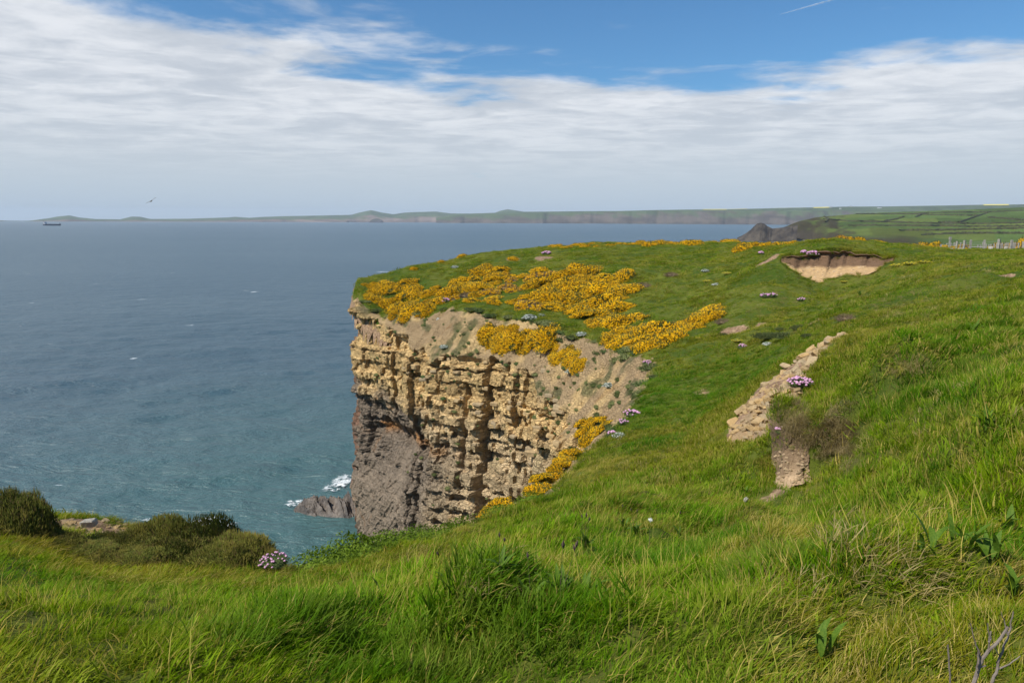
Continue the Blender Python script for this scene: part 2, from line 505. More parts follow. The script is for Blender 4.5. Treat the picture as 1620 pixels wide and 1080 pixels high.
# tussock lumps (pixel, pixel, Y, radius, height)
LUMPS = [(390, 1010, 2.8, .42, .07), (180, 940, 4.0, .4, .05), (470, 965, 3.4, .4, .10), (840, 985, 3.2, .6, .14), (1250, 885, 4.9, .8, .22), (1330, 980, 3.2, .5, .16),
         (1500, 940, 3.6, .5, .20), (1425, 592, 9.6, .5, .48), (1520, 600, 8.6, .5, -.18), (1500, 545, 11, .7, -.2), (1600, 660, 5.8, .4, .14), (1520, 560, 9.6, .8, .16), (1390, 700, 8.4, .5, .18), (640, 1010, 2.9, .4, -.12), (1010, 945, 3.5, .5, -.08), (1560, 880, 3.7, .35, -.15),
         (990, 735, 12.8, .8, .16), (900, 830, 8.0, .6, .12), (1100, 930, 4.2, .5, .16), (730, 950, 3.9, .5, .12), (1180, 1010, 2.9, .45, .14), (1480, 730, 6.0, .6, .14), (1560, 620, 7.2, .6, .18)]
LUMPP = [(P(a, b, Y), r_, h_) for a, b, Y, r_, h_ in LUMPS]
_lr = np.random.default_rng(77)
SMALL_LUMPS = []
for _ in range(150):
    _a, _q = _lr.uniform(R(-40), R(40)), 2.3 * (7.0 ** _lr.random())
    if _a < R(-8) and _q > 2.2:
        continue
    SMALL_LUMPS.append((np.array([_q * math.sin(_a), _q * math.cos(_a)]), _lr.uniform(.16, .34) * (1 + _q / 22), _lr.uniform(.05, .13) * (1 + _q / 22) * min(1.0, _q / 4.0)))

# ---- earth scarp in the far slope: plan line of its lip, foot line in front; the turf is cut back there
SCARP_TOP = np.array([P(1236, 406, 54.6), P(1262, 403, 54.4), P(1300, 402, 54.2), P(1345, 403, 53.6), P(1385, 406, 52.6), P(1415, 410, 51.2)])
SCARP_FOOT = np.array([P(1238, 424, 53.4), P(1244, 436, 52.8), P(1262, 445, 52.0), P(1296, 449, 51.2), P(1325, 443, 51.0), P(1355, 435, 50.7), P(1385, 426, 50.4), P(1412, 416, 50.6)])


def ragged(pts, n, amp, seed):
    """a denser, broken version of an outline"""
    tq = np.linspace(0, 1, n)
    o_ = np.array([np.interp(tq, np.linspace(0, 1, len(pts)), pts[:, q]) for q in range(3)]).T
    w_ = np.sin(tq * math.pi) ** .3
    o_[:, 1] += amp * w_ * fbm(tq * 9, tq * 0, oct=4, seed=seed)
    o_[:, 2] += .45 * amp * w_ * fbm(tq * 14, tq * 0 + 3, oct=4, seed=seed + 5)
    return o_


SCARP_TOP = ragged(SCARP_TOP, 60, .8, 1501)
SCARP_FOOT = ragged(SCARP_FOOT, 60, .3, 1511)


def poly_inside(x, y, poly):
    ins = np.zeros(np.shape(x), bool)
    A, B = poly, np.roll(poly, -1, 0)
    for (ax, ay), (bx, by) in zip(A, B):
        c = ((ay > y) != (by > y))
        xi = ax + (y - ay) * (bx - ax) / ((by - ay) if abs(by - ay) > 1e-12 else 1e-12)
        ins ^= c & (x < xi)
    return ins


scarp_poly = np.vstack([SCARP_TOP[:, :2], SCARP_FOOT[::-1, :2]])
bank_foot = np.array([P(1146, 697, 15.2), P(1150, 684, 16.0), P(1172, 655, 17.2), P(1182, 632, 17.8), P(1212, 612, 18.4), P(1240, 590, 18.8), P(1275, 568, 19.2), P(1310, 549, 19.4), P(1338, 534, 19.2)])
bank_top = np.array([P(1246, 705, 12.9), P(1250, 690, 13.2), P(1256, 660, 13.8), P(1262, 640, 14.4), P(1268, 616, 15.4), P(1278, 592, 17.0), P(1297, 574, 17.8), P(1320, 557, 18.3), P(1340, 541, 18.7)])
bank_poly = np.vstack([bank_top[:, :2], bank_foot[::-1, :2]])

# ---- the land mesh: rings about the viewpoint, finer close by
NRING, NAZ = 760, 620
az_d = np.linspace(R(-44), R(44), NAZ - 80)
az = np.r_[np.linspace(R(-115), R(-44), 41)[:-1], az_d, np.linspace(R(44), R(115), 41)[1:]]
lr = np.linspace(math.log(0.45), math.log(185.0), NRING)
RR = np.exp(lr)
GX = RR[:, None] * np.sin(az)[None]
GY = RR[:, None] * np.cos(az)[None]
# thin-plate surface evaluated on a coarser lattice, then interpolated (it is smooth)
ci = np.unique(np.r_[np.arange(0, NRING, 5), NRING - 1]); cj = np.unique(np.r_[np.arange(0, NAZ, 5), NAZ - 1])
zc_ = base_z(GX[np.ix_(ci, cj)], GY[np.ix_(ci, cj)])
tmp = np.array([np.interp(np.arange(NRING), ci, zc_[:, q]) for q in range(len(cj))]).T
GZ = np.array([np.interp(np.arange(NAZ), cj, tmp[p]) for p in range(NRING)])
di = inside_dist(GX[np.ix_(ci, cj)], GY[np.ix_(ci, cj)]).reshape(len(ci), len(cj))
tmp = np.array([np.interp(np.arange(NRING), ci, di[:, q]) for q in range(len(cj))]).T
GD = np.array([np.interp(np.arange(NAZ), cj, tmp[p]) for p in range(NRING)])
near = np.abs(GD) < 3.0 + RR[:, None] * 0.03
GD[near] = inside_dist(GX[near], GY[near])

rr2 = np.hypot(GX, GY)
hum = 0.10 * fbm(GX / 2.3, GY / 2.3, oct=3, seed=3) * sstep(rr2, 1.0, 3.5)
hum += 0.14 * fbm(GX / 0.9, GY / 0.9, oct=3, seed=5, ridged=True) * (.3 + .7 * sstep(rr2, 2.5, 8.0)) * (1 - sstep(rr2, 20, 40))
hum += 0.42 * fbm(GX / 6.5, GY / 6.5, oct=4, seed=9) * sstep(rr2, 14, 35)
hum += 0.30 * fbm(GX / 2.6, GY / 2.6, oct=3, seed=11, ridged=True) * sstep(rr2, 18, 40) * (1 - .5 * sstep(rr2, 70, 90))
left_brow = (1 - sstep(np.arctan2(GX, GY), R(-18), R(-8))) * sstep(rr2, 3.8, 5.5) * (1 - sstep(rr2, 11, 13))
GZ = GZ + hum * (1 - .75 * left_brow) - .03 * left_brow
for (c, r_, h_) in LUMPP + SMALL_LUMPS:
    d2 = ((GX - c[0]) ** 2 + (GY - c[1]) ** 2) / (r_ * r_)
    GZ += h_ * np.exp(-d2 * 1.4) * (1 + 0.3 * vnoise(GX * 5, GY * 5, seed=31))
# the grassy hummock: an upstanding block of turf with a steep broken edge to the left and front
hc = P(1345, 650, 10.7)
hx, hy = (GX - hc[0]), (GY - hc[1])
hq = np.hypot(hx / 1.12, hy / np.where(hy < 0, .95, 1.5)) * (1 + .07 * fbm(GX * 2.2, GY * 2.2, oct=3, seed=37))
hh = np.interp(hx, [-1.2, -.5, .3, 1.2], [1.02, .92, .55, .2])
GZ += hh * (1 - sstep(hq, .86, 1.06)) * (1 - .18 * hq ** 2)
GS = np.zeros_like(GZ)
for (c, r_, s_) in SOILP:
    d = np.hypot(GX - c[0], GY - c[1]) / r_
    GS = np.maximum(GS, s_ * (1 - sstep(d, 0.5, 1.25)))
    GZ -= 0.10 * s_ * (1 - sstep(d, 0.5, 1.1)) * min(1.0, r_)
ins = poly_inside(GX, GY, scarp_poly)
foot_z = np.interp(np.arctan2(GX, GY), np.arctan2(SCARP_FOOT[:, 0], SCARP_FOOT[:, 1]), SCARP_FOOT[:, 2])
GZ = np.where(ins, np.minimum(GZ, foot_z - 0.30), GZ)
GS = np.where(ins | poly_inside(GX, GY, bank_poly), 1.0, GS)
GZ -= 0.06 * (1 - sstep(rr2, 14, 30))
# the rim rolls over
GZ -= 0.33 * np.clip(0.9 - GD, 0, 3) ** 2 + 2.5 * np.clip(-GD, 0, 2)
GS = np.maximum(GS, 0.7 * (1 - sstep(GD, -0.45, -0.05)))


def col_interp(grid, x, y):
    a = np.interp(np.arctan2(x, y), az, np.arange(NAZ))
    b = (np.log(np.maximum(np.hypot(x, y), 0.46)) - lr[0]) / (lr[1] - lr[0])
    b = np.clip(b, 0, NRING - 1.001)
    i, j = np.floor(b).astype(int), np.clip(np.floor(a).astype(int), 0, NAZ - 2)
    fb, fa = b - i, a - j
    return (grid[i, j] * (1 - fb) * (1 - fa) + grid[i + 1, j] * fb * (1 - fa) + grid[i, j + 1] * (1 - fb) * fa + grid[i + 1, j + 1] * fb * fa)


def land_z(x, y):
    return col_interp(GZ, np.asarray(x, float), np.asarray(y, float))


def land_hit(px, py, lo=1.0):
    """the point of the land seen at a photograph pixel"""
    d = ray(px, py)
    a = math.atan2(d[0], d[1])
    x, y = RR * math.sin(a), RR * math.cos(a)
    z = land_z(x, y)
    zr = EYE + d[2] / math.hypot(d[0], d[1]) * RR
    ok = (RR > lo) & (zr < z) & (col_interp(GD, x, y) > -0.2)
    if not ok.any():
        return None
    i = int(np.argmax(ok))
    return np.array([x[i], y[i], z[i]])


LV = np.stack([GX, GY, GZ], -1).reshape(-1, 3)
LF = grid_faces(NRING, NAZ)[:, ::-1]
keep = (GD.ravel()[LF] > -0.55).any(1)
LF = LF[keep]
used = np.unique(LF)
remap = np.zeros(len(LV), np.int32); remap[used] = np.arange(len(used))
land_me = mk_mesh("land", LV[used], remap[LF], True, {'soil': ('FLOAT', GS.ravel()[used])})
land = link("clifftop_ground", land_me, M_TURF, kind='structure', label='rolling green clifftop turf falling to the sea cliff')

# ------------------------------------------------------------------ the cliff
u_a, u_b = RIM_U[11], RIM_U[24]
us = np.r_[np.arange(0, u_a, 0.7), np.arange(u_a, u_b, 0.105), np.arange(u_b, RIM_U[-1], 1.5)]
rv = catmull(us)
nv = rv[:, 2:4] / np.linalg.norm(rv[:, 2:4], axis=1)[:, None]
rx = np.stack([np.interp(us, rim_fine_u, rim_xy[:, 0]), np.interp(us, rim_fine_u, rim_xy[:, 1])], -1)
NU = len(us)
ztop = land_z(np.clip(rx[:, 0] - nv[:, 0] * .55, -170, 170), rx[:, 1] - nv[:, 1] * .55) - 0.12
NVv = 310
tt = np.linspace(0, 1, NVv)
hs, so, bo = [np.maximum(rv[:, q], 0.05) for q in (4, 5, 6)]
depth = np.outer(tt, ztop + 2.0)
wob = 0.8 + 0.35 * fbm(us / 5.0, us * 0, oct=3, seed=44)
hsw = hs * wob
soft = np.clip(depth / hsw[None], 0, 1)
rock_d = np.clip(depth - hsw[None], 0, None)
Hrock = (ztop + 2.0 - hsw)[None]
off = so[None] * wob[None] * (0.82 * soft + 0.18 * soft ** 2) + bo[None] * (0.35 * rock_d / Hrock + 0.65 * (rock_d / Hrock) ** 2.2)
ZZ = ztop[None] - depth
UU = np.broadcast_to(us[None], ZZ.shape)
is_rock = sstep(depth - hsw[None], -0.2, 0.6)
# cleaving of the rock: beds, joints, buttresses
prng = np.random.default_rng(21)
warp = 0.55 * fbm(UU / 7.0, ZZ / 7.0, oct=3, seed=61)
sbed = ZZ + 0.075 * (UU - u_a) + warp
bed_edges = np.cumsum(prng.uniform(0.20, 0.95, 120)) - 8
bi = np.searchsorted(bed_edges, sbed)
_bo = prng.uniform(-0.5, 0.5, 122)
_bo[prng.random(122) < .10] = -.85
_bo[prng.random(122) < .07] = .65
bed_off = _bo[bi]
bw = prng.uniform(0.5, 2.2, 122)[bi]
bp = prng.uniform(0, 9, 122)[bi]
ub = UU + 0.25 * fbm(UU / 1.3, ZZ / 1.3, oct=2, seed=66)
blk = _h(np.floor((ub + bp) / bw), bi, bi * 0, 5) - 0.5
# vertical joints that run through many beds
je = np.cumsum(prng.uniform(0.9, 3.6, 160)) - 5
joff = prng.uniform(-0.75, 0.75, 162)
uj = UU - u_a + 0.5 * fbm(UU / 6, ZZ / 5, oct=3, seed=71)
ji = np.clip(np.searchsorted(je, uj), 0, 161)
butt = joff[ji]
gap = np.abs(uj - je[np.clip(ji, 0, 159)]); gap2 = np.abs(uj - je[np.clip(ji - 1, 0, 159)])
slot = -0.9 * (1 - sstep(np.minimum(gap, gap2), 0.05, 0.28)) * (fbm(UU / 3, ZZ / 9, oct=2, seed=75) > 0.05)
rough = fbm(UU / 1.6, ZZ / 1.6, oct=5, seed=81, gain=0.6)
ridg = fbm(UU / 2.8, ZZ / 2.2, oct=5, seed=83, gain=0.58, ridged=True)
uu = UU - u_a                                      # metres along the visible face, from the gully to the seaward tip
U_TIP = RIM_U[22] - u_a
fold = sstep(uu + 3.0 * fbm(UU / 4, ZZ / 4, oct=3, seed=67), U_TIP - 24, U_TIP - 14) * sstep(-(ZZ + 0.10 * (U_TIP - uu)) + 2.2 * fbm(UU / 3, ZZ / 2.5, oct=4, seed=69), -19.0 - 0 * uu, -16.0)        # dark folded shales, lower seaward part
slab = sstep(uu + 2.2 * fbm(UU / 4, ZZ / 4, oct=3, seed=63), U_TIP - 16, U_TIP - 11) * sstep(-(ZZ - 0.35 * (U_TIP - uu)) + 2.0 * fbm(UU / 3, ZZ / 3, oct=3, seed=65), -9.0, -5.5)                       # smooth limb at the foot
beds_w = is_rock * (1 - 0.45 * fold) * (1 - .8 * slab)
disp = beds_w * (0.66 * bed_off + 0.52 * blk + 0.80 * butt + slot)
disp += is_rock * (0.38 * rough + fold * (1 - slab) * (0.8 * ridg - 0.2) + (1 - fold) * 0.3 * ridg)
disp += (1 - is_rock) * (0.22 * fbm(UU / 1.2, ZZ / 0.8, oct=5, seed=87, gain=0.6) + 0.35 * fbm(UU / 1.6, ZZ / 5.0, oct=3, seed=89, ridged=True) * sstep(depth, 0.4, 2.0))
# hollow under the orange band, and the nose that bulges at the seaward foot
disp -= 1.5 * fold * np.exp(-((ZZ - 13.5 + 0.08 * (uu - U_TIP + 12)) / 1.6) ** 2) * sstep(uu, U_TIP - 19, U_TIP - 15) * (1 - sstep(uu, U_TIP - 7, U_TIP - 4))
disp += 0.9 * slab * np.exp(-((ZZ - 7) / 4.0) ** 2)
disp += is_rock * 0.10 * fbm(UU / 0.5, ZZ / 0.4, oct=3, seed=85) + slab * (0.14 * fbm((UU + ZZ) / 0.7, (ZZ - UU * .4) / 4.0, oct=4, seed=86, ridged=True))
disp *= sstep(depth, 0.0, 0.5)
disp -= 0.35 * (1 - sstep(depth, 0.0, 0.35))
CX = rx[None, :, 0] + nv[None, :, 0] * (off + disp)
CY = rx[None, :, 1] + nv[None, :, 1] * (off + disp)
CZ = ZZ + is_rock * 0.10 * vnoise(UU * 1.4, ZZ * 1.4, seed=99) + (1 - is_rock) * 0.15 * fbm(UU, ZZ * 1.2, oct=4, seed=101)
# own colours of the rock types
tan_ = np.array([0.60, 0.41, 0.185]); pale = np.array([0.62, 0.43, 0.20]); beige = np.array([0.52, 0.385, 0.22]); grey = np.array([0.225, 0.178, 0.132])
slabc = np.array([0.32, 0.25, 0.18]); orange = np.array([0.50, 0.235, 0.075]); soilc = np.array([0.42, 0.295, 0.16]); red = np.array([0.25, 0.135, 0.085])
bedtint = (0.82 + 0.36 * prng.random(122))[bi][..., None]
yel = sstep(ZZ + 0.05 * uu + 1.2 * fbm(UU / 4, ZZ / 3, oct=3, seed=111), 17.5, 21.5)[..., None]
C = beige * (1 - yel) + tan_ * yel
C = C * bedtint
greyR = (sstep(-ZZ + 2.0 * fbm(UU / 5, ZZ / 5, oct=3, seed=115), -9.5, -5.0) * 0.35)[..., None]
C = C * (1 - greyR) + np.array([0.32, 0.275, 0.225]) * greyR
C = C * (1 - fold[..., None]) + grey * fold[..., None]
C = C * (1 - slab[..., None] * 0.85) + slabc * slab[..., None] * 0.85
ob = (fold * np.exp(-((ZZ - 13.9 + 0.08 * (uu - U_TIP + 12)) / 0.6) ** 2) * (1 - slab) * .8 * sstep(fbm(UU / 2.2, ZZ / 1.2, oct=3, seed=117), -.35, .25))[..., None]
C = C * (1 - ob) + orange * ob
tipm = (sstep(uu, U_TIP - 1.5, U_TIP + 0.5) * 0.8)[..., None]
C = C * (1 - tipm) + red * tipm
sm = (1 - is_rock)[..., None]
pn = sstep(fbm(UU / 2.5, ZZ / 1.5, oct=3, seed=121), -0.1, 0.5)[..., None]
C = C * (1 - sm) + (soilc * (1 - pn) + pale * pn) * sm
# sparse moss and turf on ledges
mo = (sstep(fbm(UU / 1.7, ZZ / 1.3, oct=4, seed=131), 0.22, 0.45) * (0.25 + 0.5 * (1 - is_rock)) * (1 - fold) * (1 - slab))[..., None]
C = C * (1 - mo) + np.array([0.085, 0.105, 0.04]) * mo
wet = sstep(-ZZ, -1.4, -0.3)[..., None]
C = C * (1 - 0.6 * wet)
CV = np.stack([CX, CY, CZ], -1).reshape(-1, 3)
cliff_me = mk_mesh("sea_cliff", CV, grid_faces(NVv, NU), False, {'rock': ('FLOAT_COLOR', np.c_[np.clip(C, 0, 1).reshape(-1, 3), (is_rock * (1 - .85 * slab) * (1 - .4 * fold)).ravel()])})
cliff = link("sea_cliff", cliff_me, M_CLIFF, kind='structure', label='tall layered sandstone and dark shale sea cliff of the headland')
_cpx, _cpy, _cd = project(CV)
_cvis = (np.broadcast_to((us > u_a) & (us < u_b), ZZ.shape)).ravel()


def cliff_hit(px, py, tol=2.5):
    m = _cvis & (np.abs(_cpx - px) < tol) & (np.abs(_cpy - py) < tol)
    if not m.any():
        return None
    idx = np.nonzero(m)[0]
    return CV[idx[np.argmin(_cd[idx])]]

# ------------------------------------------------------------------ sea
def mat_sea():
    m, t = new_mat("sea_water")
    g = t.n('ShaderNodeNewGeometry')
    pos = g.outputs['Position']
    st = t.n('ShaderNodeMapping', {0: pos, 2: (0, 0, R(24)), 3: (0.55, 1.3, 1.0)}).outputs[0]
    w1 = t.noise(st, 0.16, 6.0, 0.62, 0.4)
    w2 = t.noise(st, 0.9, 4.0, 0.6, 0.3)
    big = t.noise(st, 0.004, 4.0, 0.6, 0.8)
    near_ = t.n('ShaderNodeVectorMath', {0: pos, 1: (-6.0, 55.0, 0.0)}, operation='DISTANCE').outputs['Value']
    shal = t.smooth(t.math('ADD', near_, t.math('MULTIPLY', t.math('SUBTRACT', big, 0.5), 60.0)), 130.0, 15.0)
    c = t.mix(t.smooth(big, 0.3, 0.7), (0.043, 0.082, 0.104), (0.064, 0.104, 0.124))
    c = t.mix(shal, c, (0.054, 0.112, 0.112))
    # whitecaps: crests that break
    wc = t.noise(st, 0.10, 5.0, 0.7, 0.6)
    gust = t.smooth(t.noise(pos, 0.012, 3.0), 0.42, 0.62)
    foam = t.smooth(t.math('ADD', wc, t.math('MULTIPLY', gust, 0.035)), 0.705, 0.74)
    spark = t.smooth(t.noise(st, 0.33, 2.0, 0.5, 0.2), 0.76, 0.785)
    foam = t.math('MAXIMUM', foam, t.math('MULTIPLY', spark, gust))
    c = t.mix(t.math('MULTIPLY', foam, 0.85), c, (0.72, 0.76, 0.78))
    h = t.math('ADD', t.math('MULTIPLY', w1, 1.0), t.math('MULTIPLY', w2, 0.30))
    b = t.n('ShaderNodeBsdfPrincipled', {'Base Color': c, 'IOR': 1.333})
    t.link(t.math('ADD', 0.30, t.math('MULTIPLY', foam, 0.5)), b.inputs['Roughness'])
    bn = t.n('ShaderNodeBump', {'Height': h, 'Distance': 1.5, 'Strength': 1.0})
    t.link(bn.outputs[0], b.inputs['Normal'])
    t.n('ShaderNodeOutputMaterial', {0: b.outputs[0]})
    return m


M_SEA = mat_sea()
s_az = np.r_[np.linspace(R(-180), R(-42), 30)[:-1], np.linspace(R(-42), R(42), 420), np.linspace(R(42), R(180), 30)[1:]]
s_r = np.exp(np.linspace(math.log(4.0), math.log(25000.0), 620))
sx = s_r[:, None] * np.sin(s_az)[None]
sy = s_r[:, None] * np.cos(s_az)[None]
ca, sa = math.cos(R(24)), math.sin(R(24))
wx, wy = sx * ca + sy * sa, -sx * sa + sy * ca
amp = (1 - sstep(s_r, 150, 520))[:, None]
sz = amp * (0.32 * fbm(wx / 9.0, wy / 4.0, oct=3, seed=201, ridged=True) + 0.45 * fbm(wx / 26.0, wy / 13.0, oct=2, seed=205))
sea_me = mk_mesh("sea", np.stack([sx, sy, sz], -1).reshape(-1, 3), grid_faces(*sx.shape)[:, ::-1], True)
sea = link("sea", sea_me, M_SEA, kind='structure', label='wind-ruffled grey blue sea with small whitecaps')

# ------------------------------------------------------------------ far coast, islands and hills


def mat_far(name, land_c, cliff_c, sc=0.004):
    m, t = new_mat(name)
    g = t.n('ShaderNodeNewGeometry')
    pos = g.outputs['Position']
    f = t.n('ShaderNodeAttribute', attribute_name='tone').outputs['Color']
    n = t.noise(pos, sc, 7.0, 0.65)
    v = t.math('ADD', 0.55, t.math('MULTIPLY', n, 0.9))
    c = t.mix(1.0, f, t.n('ShaderNodeCombineColor', {0: v, 1: v, 2: v}).outputs[0], 'MULTIPLY')
    finish(t, c, 0.95, t.noise(pos, sc * 6, 6.0, 0.7), 12.0, 0.8, 0.05)
    return m


M_FAR = mat_far("far_land", None, None)


def pix_az_el(px, py):
    d = ray(px, py)
    return math.atan2(d[0], d[1]), d[2] / math.hypot(d[0], d[1])


def far_coast(name, label, sky_px, dist_px, seed, cliff_frac, n=420, inland=1600.0, colf=None, cliff_c=(0.16, 0.12, 0.10), land_c=(0.075, 0.10, 0.045), kind='structure', rows=26, jag=0.12):
    """a coast seen across the water: sea cliffs, then land rising to the skyline"""
    sp = np.array(sky_px, float)
    dp = np.array(dist_px, float)
    pxs = np.linspace(sp[0, 0], sp[-1, 0], n)
    ysk = np.interp(pxs, sp[:, 0], sp[:, 1])
    D = np.interp(pxs, dp[:, 0], dp[:, 1])
    cf = np.interp(pxs, [c[0] for c in cliff_frac], [c[1] for c in cliff_frac])
    jit = fbm(pxs / 30.0, pxs * 0 + seed, oct=3, seed=seed)
    ae = np.array([pix_az_el(p, ys) for p, ys in zip(pxs, ysk)])
    a, el = ae[:, 0][None], ae[:, 1][None]
    Dl = (D * (1 + 0.012 * jit))[None]
    hs_ = np.maximum(EYE + el * (Dl + inland), 1.0)
    I, t = np.meshgrid(np.arange(n).astype(float), np.linspace(0, 1, rows))
    q = np.clip(t / 0.55, 0, 1)
    c1 = t < 0.55
    q2 = np.clip((t - 0.55) / 0.42, 0, 1)
    rr = np.where(c1, Dl + 170 * q + 600 * jag * q * (1 - q) * fbm(I * 0.16, q * 2.0, oct=4, seed=seed + 3), Dl + 170 + (inland - 170) * q2)
    zz = np.where(c1, hs_ * cf[None] * q ** 0.8, hs_ * (cf[None] + (1 - cf[None]) * sstep(q2, 0, 1) ** 0.9))
    gcol = sstep(q + 0.7 * fbm(I * 0.10 + q * 1.5, q * 2, oct=4, seed=seed + 9), 0.40, 0.95)[..., None]
    cliffy = np.array(cliff_c) * (0.7 + 0.6 * sstep(fbm(I * 0.06, q * 4.5 + I * .03, oct=5, seed=seed + 5), -.4, .4))[..., None]
    tintl = (0.75 + 0.5 * _h(np.floor(I / 9 + q2 * 2), np.floor(q2 * 5), I * 0, seed))[..., None]
    cc = np.where(c1[..., None], cliffy * (1 - gcol) + np.array(land_c) * gcol, np.array(land_c) * tintl)
    last = t > 0.985
    rr = np.where(last, Dl + inland * 1.4, rr)
    zz = np.where(last, hs_ * 0.5, zz) - np.where(t == 0, 2.0, 0.0)
    V = np.stack([rr * np.sin(a), rr * np.cos(a), zz], -1)
    T = np.concatenate([cc, np.ones((rows, n, 1))], -1)
    me = mk_mesh(name, V.reshape(-1, 3), grid_faces(rows, n), True, {'tone': ('FLOAT_COLOR', T.reshape(-1, 4))})
    o = link(name, me, M_FAR, kind=kind, label=label)
    return o, V


far_coast("island", "low blue island at the far left end of the horizon", [(-120, 353), (-60, 348), (0, 348.5), (20, 350), (34, 352.4)], [(-120, 13500), (40, 13500)], 301, [(-120, .4), (40, .4)], 80)
far_coast("distant_peninsula", "long hazy blue peninsula with small peaks along the horizon",
          [(38, 352.2), (48, 349), (75, 345.5), (92, 342.5), (110, 340.8), (125, 344), (150, 346.5), (190, 347), (208, 342.6), (222, 343), (238, 346.5), (300, 346), (360, 344), (372, 343), (395, 344.6), (415, 343.2),
           (450, 342), (480, 341.5), (555, 340), (570, 336), (587, 332.6), (605, 336.5), (622, 339), (640, 336.5), (660, 335.5), (690, 334.8), (712, 337.6), (740, 338), (782, 337), (792, 333.5), (803, 331.2), (815, 333), (830, 335.3), (900, 336)],
          [(38, 12500), (400, 12000), (900, 11000)], 311, [(38, .45), (500, .5), (900, .75)], 520, 2200)
farc, FCV = far_coast("far_coast", "far cliff-edged coast with brown cliffs and green fields across the bay",
          [(690, 345), (720, 338.5), (760, 337.5), (830, 335.2), (930, 334.3), (980, 334), (1040, 332.5), (1100, 331.6), (1160, 331.2), (1240, 329.2), (1300, 328), (1340, 327), (1400, 326.8), (1500, 325.2), (1560, 323.8), (1700, 323)],
          [(690, 9500), (900, 8800), (1150, 8000), (1300, 7600), (1700, 7600)], 331, [(690, .7), (1000, .88), (1150, .8), (1300, .72), (1700, .6)], 620, 1500, cliff_c=(0.085, 0.068, 0.055), land_c=(0.070, 0.095, 0.040), jag=0.10)
# islet rocks off the peninsula
for (a_, b_, yt, dd, lb) in ((584, 607, 345.8, 9800, "small dark islet off the hazy peninsula"), (548, 552, 349, 9800, "tiny rock standing left of the small dark islet")):
    xs = np.linspace(a_, b_, 24)
    ys = 351.5 - (351.5 - yt) * np.sin(np.linspace(0, math.pi, 24)) ** 0.6
    o, _ = far_coast("islet", lb, list(zip(xs, ys)), [(a_, dd), (b_, dd)], 351, [(a_, .8), (b_, .8)], 24, 260, cliff_c=(.07, .06, .06), land_c=(.06, .06, .045))
    o['kind'] = 'thing'; o['category'] = 'islet'

# the nearer green hill with fields, and its rock nose
hp = np.linspace(1195, 1760, 300)
sky_y = np.interp(hp, [1195, 1215, 1240, 1262, 1290, 1320, 1350, 1420, 1480, 1545, 1620, 1760], [372, 366, 359, 350, 343.5, 341, 338.5, 335.2, 333.2, 330.8, 327.5, 326])
foot_y = np.interp(hp, [1195, 1240, 1270, 1300, 1400, 1760], [377, 377.5, 379, 384, 396, 400])
sky_r = np.interp(hp, [1195, 1260, 1400, 1760], [1370, 1750, 2500, 2700])
NH = 120
HV = np.zeros((NH + 3, 300, 3)); HT = np.ones((NH + 3, 300, 4))
for i, p in enumerate(hp):
    a, el0 = pix_az_el(p, foot_y[i]); _, el1 = pix_az_el(p, sky_y[i])
    r0 = min(max(-EYE / el0, 600), 1320)
    z0 = max(EYE + el0 * r0, 0.0)
    z1 = EYE + el1 * sky_r[i]
    tq = np.linspace(0, 1, NH)
    rr = r0 + (sky_r[i] - r0) * tq
    prof = tq ** 0.9
    steep = 1 - sstep(np.array(p), 1230, 1330)
    prof = prof * (1 - steep) + steep * (1 - (1 - tq) ** 2.6)
    zz = z0 + (z1 - z0) * prof + 4.0 * fbm(rr / 260, np.full(NH, i / 14.0), oct=3, seed=401) * np.sin(tq * math.pi)
    zz = np.minimum(zz, EYE + el1 * rr + 60 * (1 - tq))
    HV[1:NH + 1, i] = np.stack([rr * math.sin(a), rr * math.cos(a), zz], -1)
    HV[0, i] = (r0 * math.sin(a), r0 * math.cos(a), -3)
    HV[NH + 1, i] = ((sky_r[i] + 200) * math.sin(a), (sky_r[i] + 200) * math.cos(a), zz[-1] - 12)
    HV[NH + 2, i] = ((sky_r[i] + 500) * math.sin(a), (sky_r[i] + 500) * math.cos(a), -3)
    gcol = np.array([0.092, 0.140, 0.034])
    rough_c = np.array([0.070, 0.060, 0.030]); rockc = np.array([0.085, 0.068, 0.055])
    # field tint: long strips between hedge lines
    fi = np.floor(tq * 6.5 + 0.0022 * (p - 1400)); fj = np.floor((p + 60 * tq) / 95.0 + 0.37 * fi)
    tint = 0.70 + 0.6 * _h(fi, fj, fi * 0, 77)
    yl = _h(fi, fj, fi * 0, 79)
    cc = gcol[None] * tint[:, None] * np.array([[1, 1, 1]]) + (yl[:, None] > 0.7) * np.array([[0.03, 0.015, 0.0]])
    wild = sstep(1 - (p - 1262) / 150 - 0.4 * tq + 0.4 * fbm(rr / 120, np.full(NH, i / 8.0), oct=3, seed=405), 0.25, 0.6)
    wild = np.maximum(wild, (1 - sstep(tq, 0.10, 0.20)) * (1 - sstep(np.array(p), 1420, 1480)))
    cc = cc * (1 - wild[:, None]) + rough_c * wild[:, None]
    cl_ = (1 - sstep(zz + 8 * fbm(rr / 60, np.full(NH, i / 5.0), oct=3, seed=407), 8, 22)) * steep
    cc = cc * (1 - cl_[:, None]) + rockc * cl_[:, None]
    HT[1:NH + 1, i, :3] = cc
M_HILL = mat_far("field_hill", None, None, 0.02)
hill_me = mk_mesh("farmland_hill", HV.reshape(-1, 3), grid_faces(NH + 3, 300), True, {'tone': ('FLOAT_COLOR', HT.reshape(-1, 4))})
hill = link("farmland_hill", hill_me, M_HILL, kind='structure', label='green farmland hill with fields behind the gorse and fence')
HG = HV[1:NH + 1]


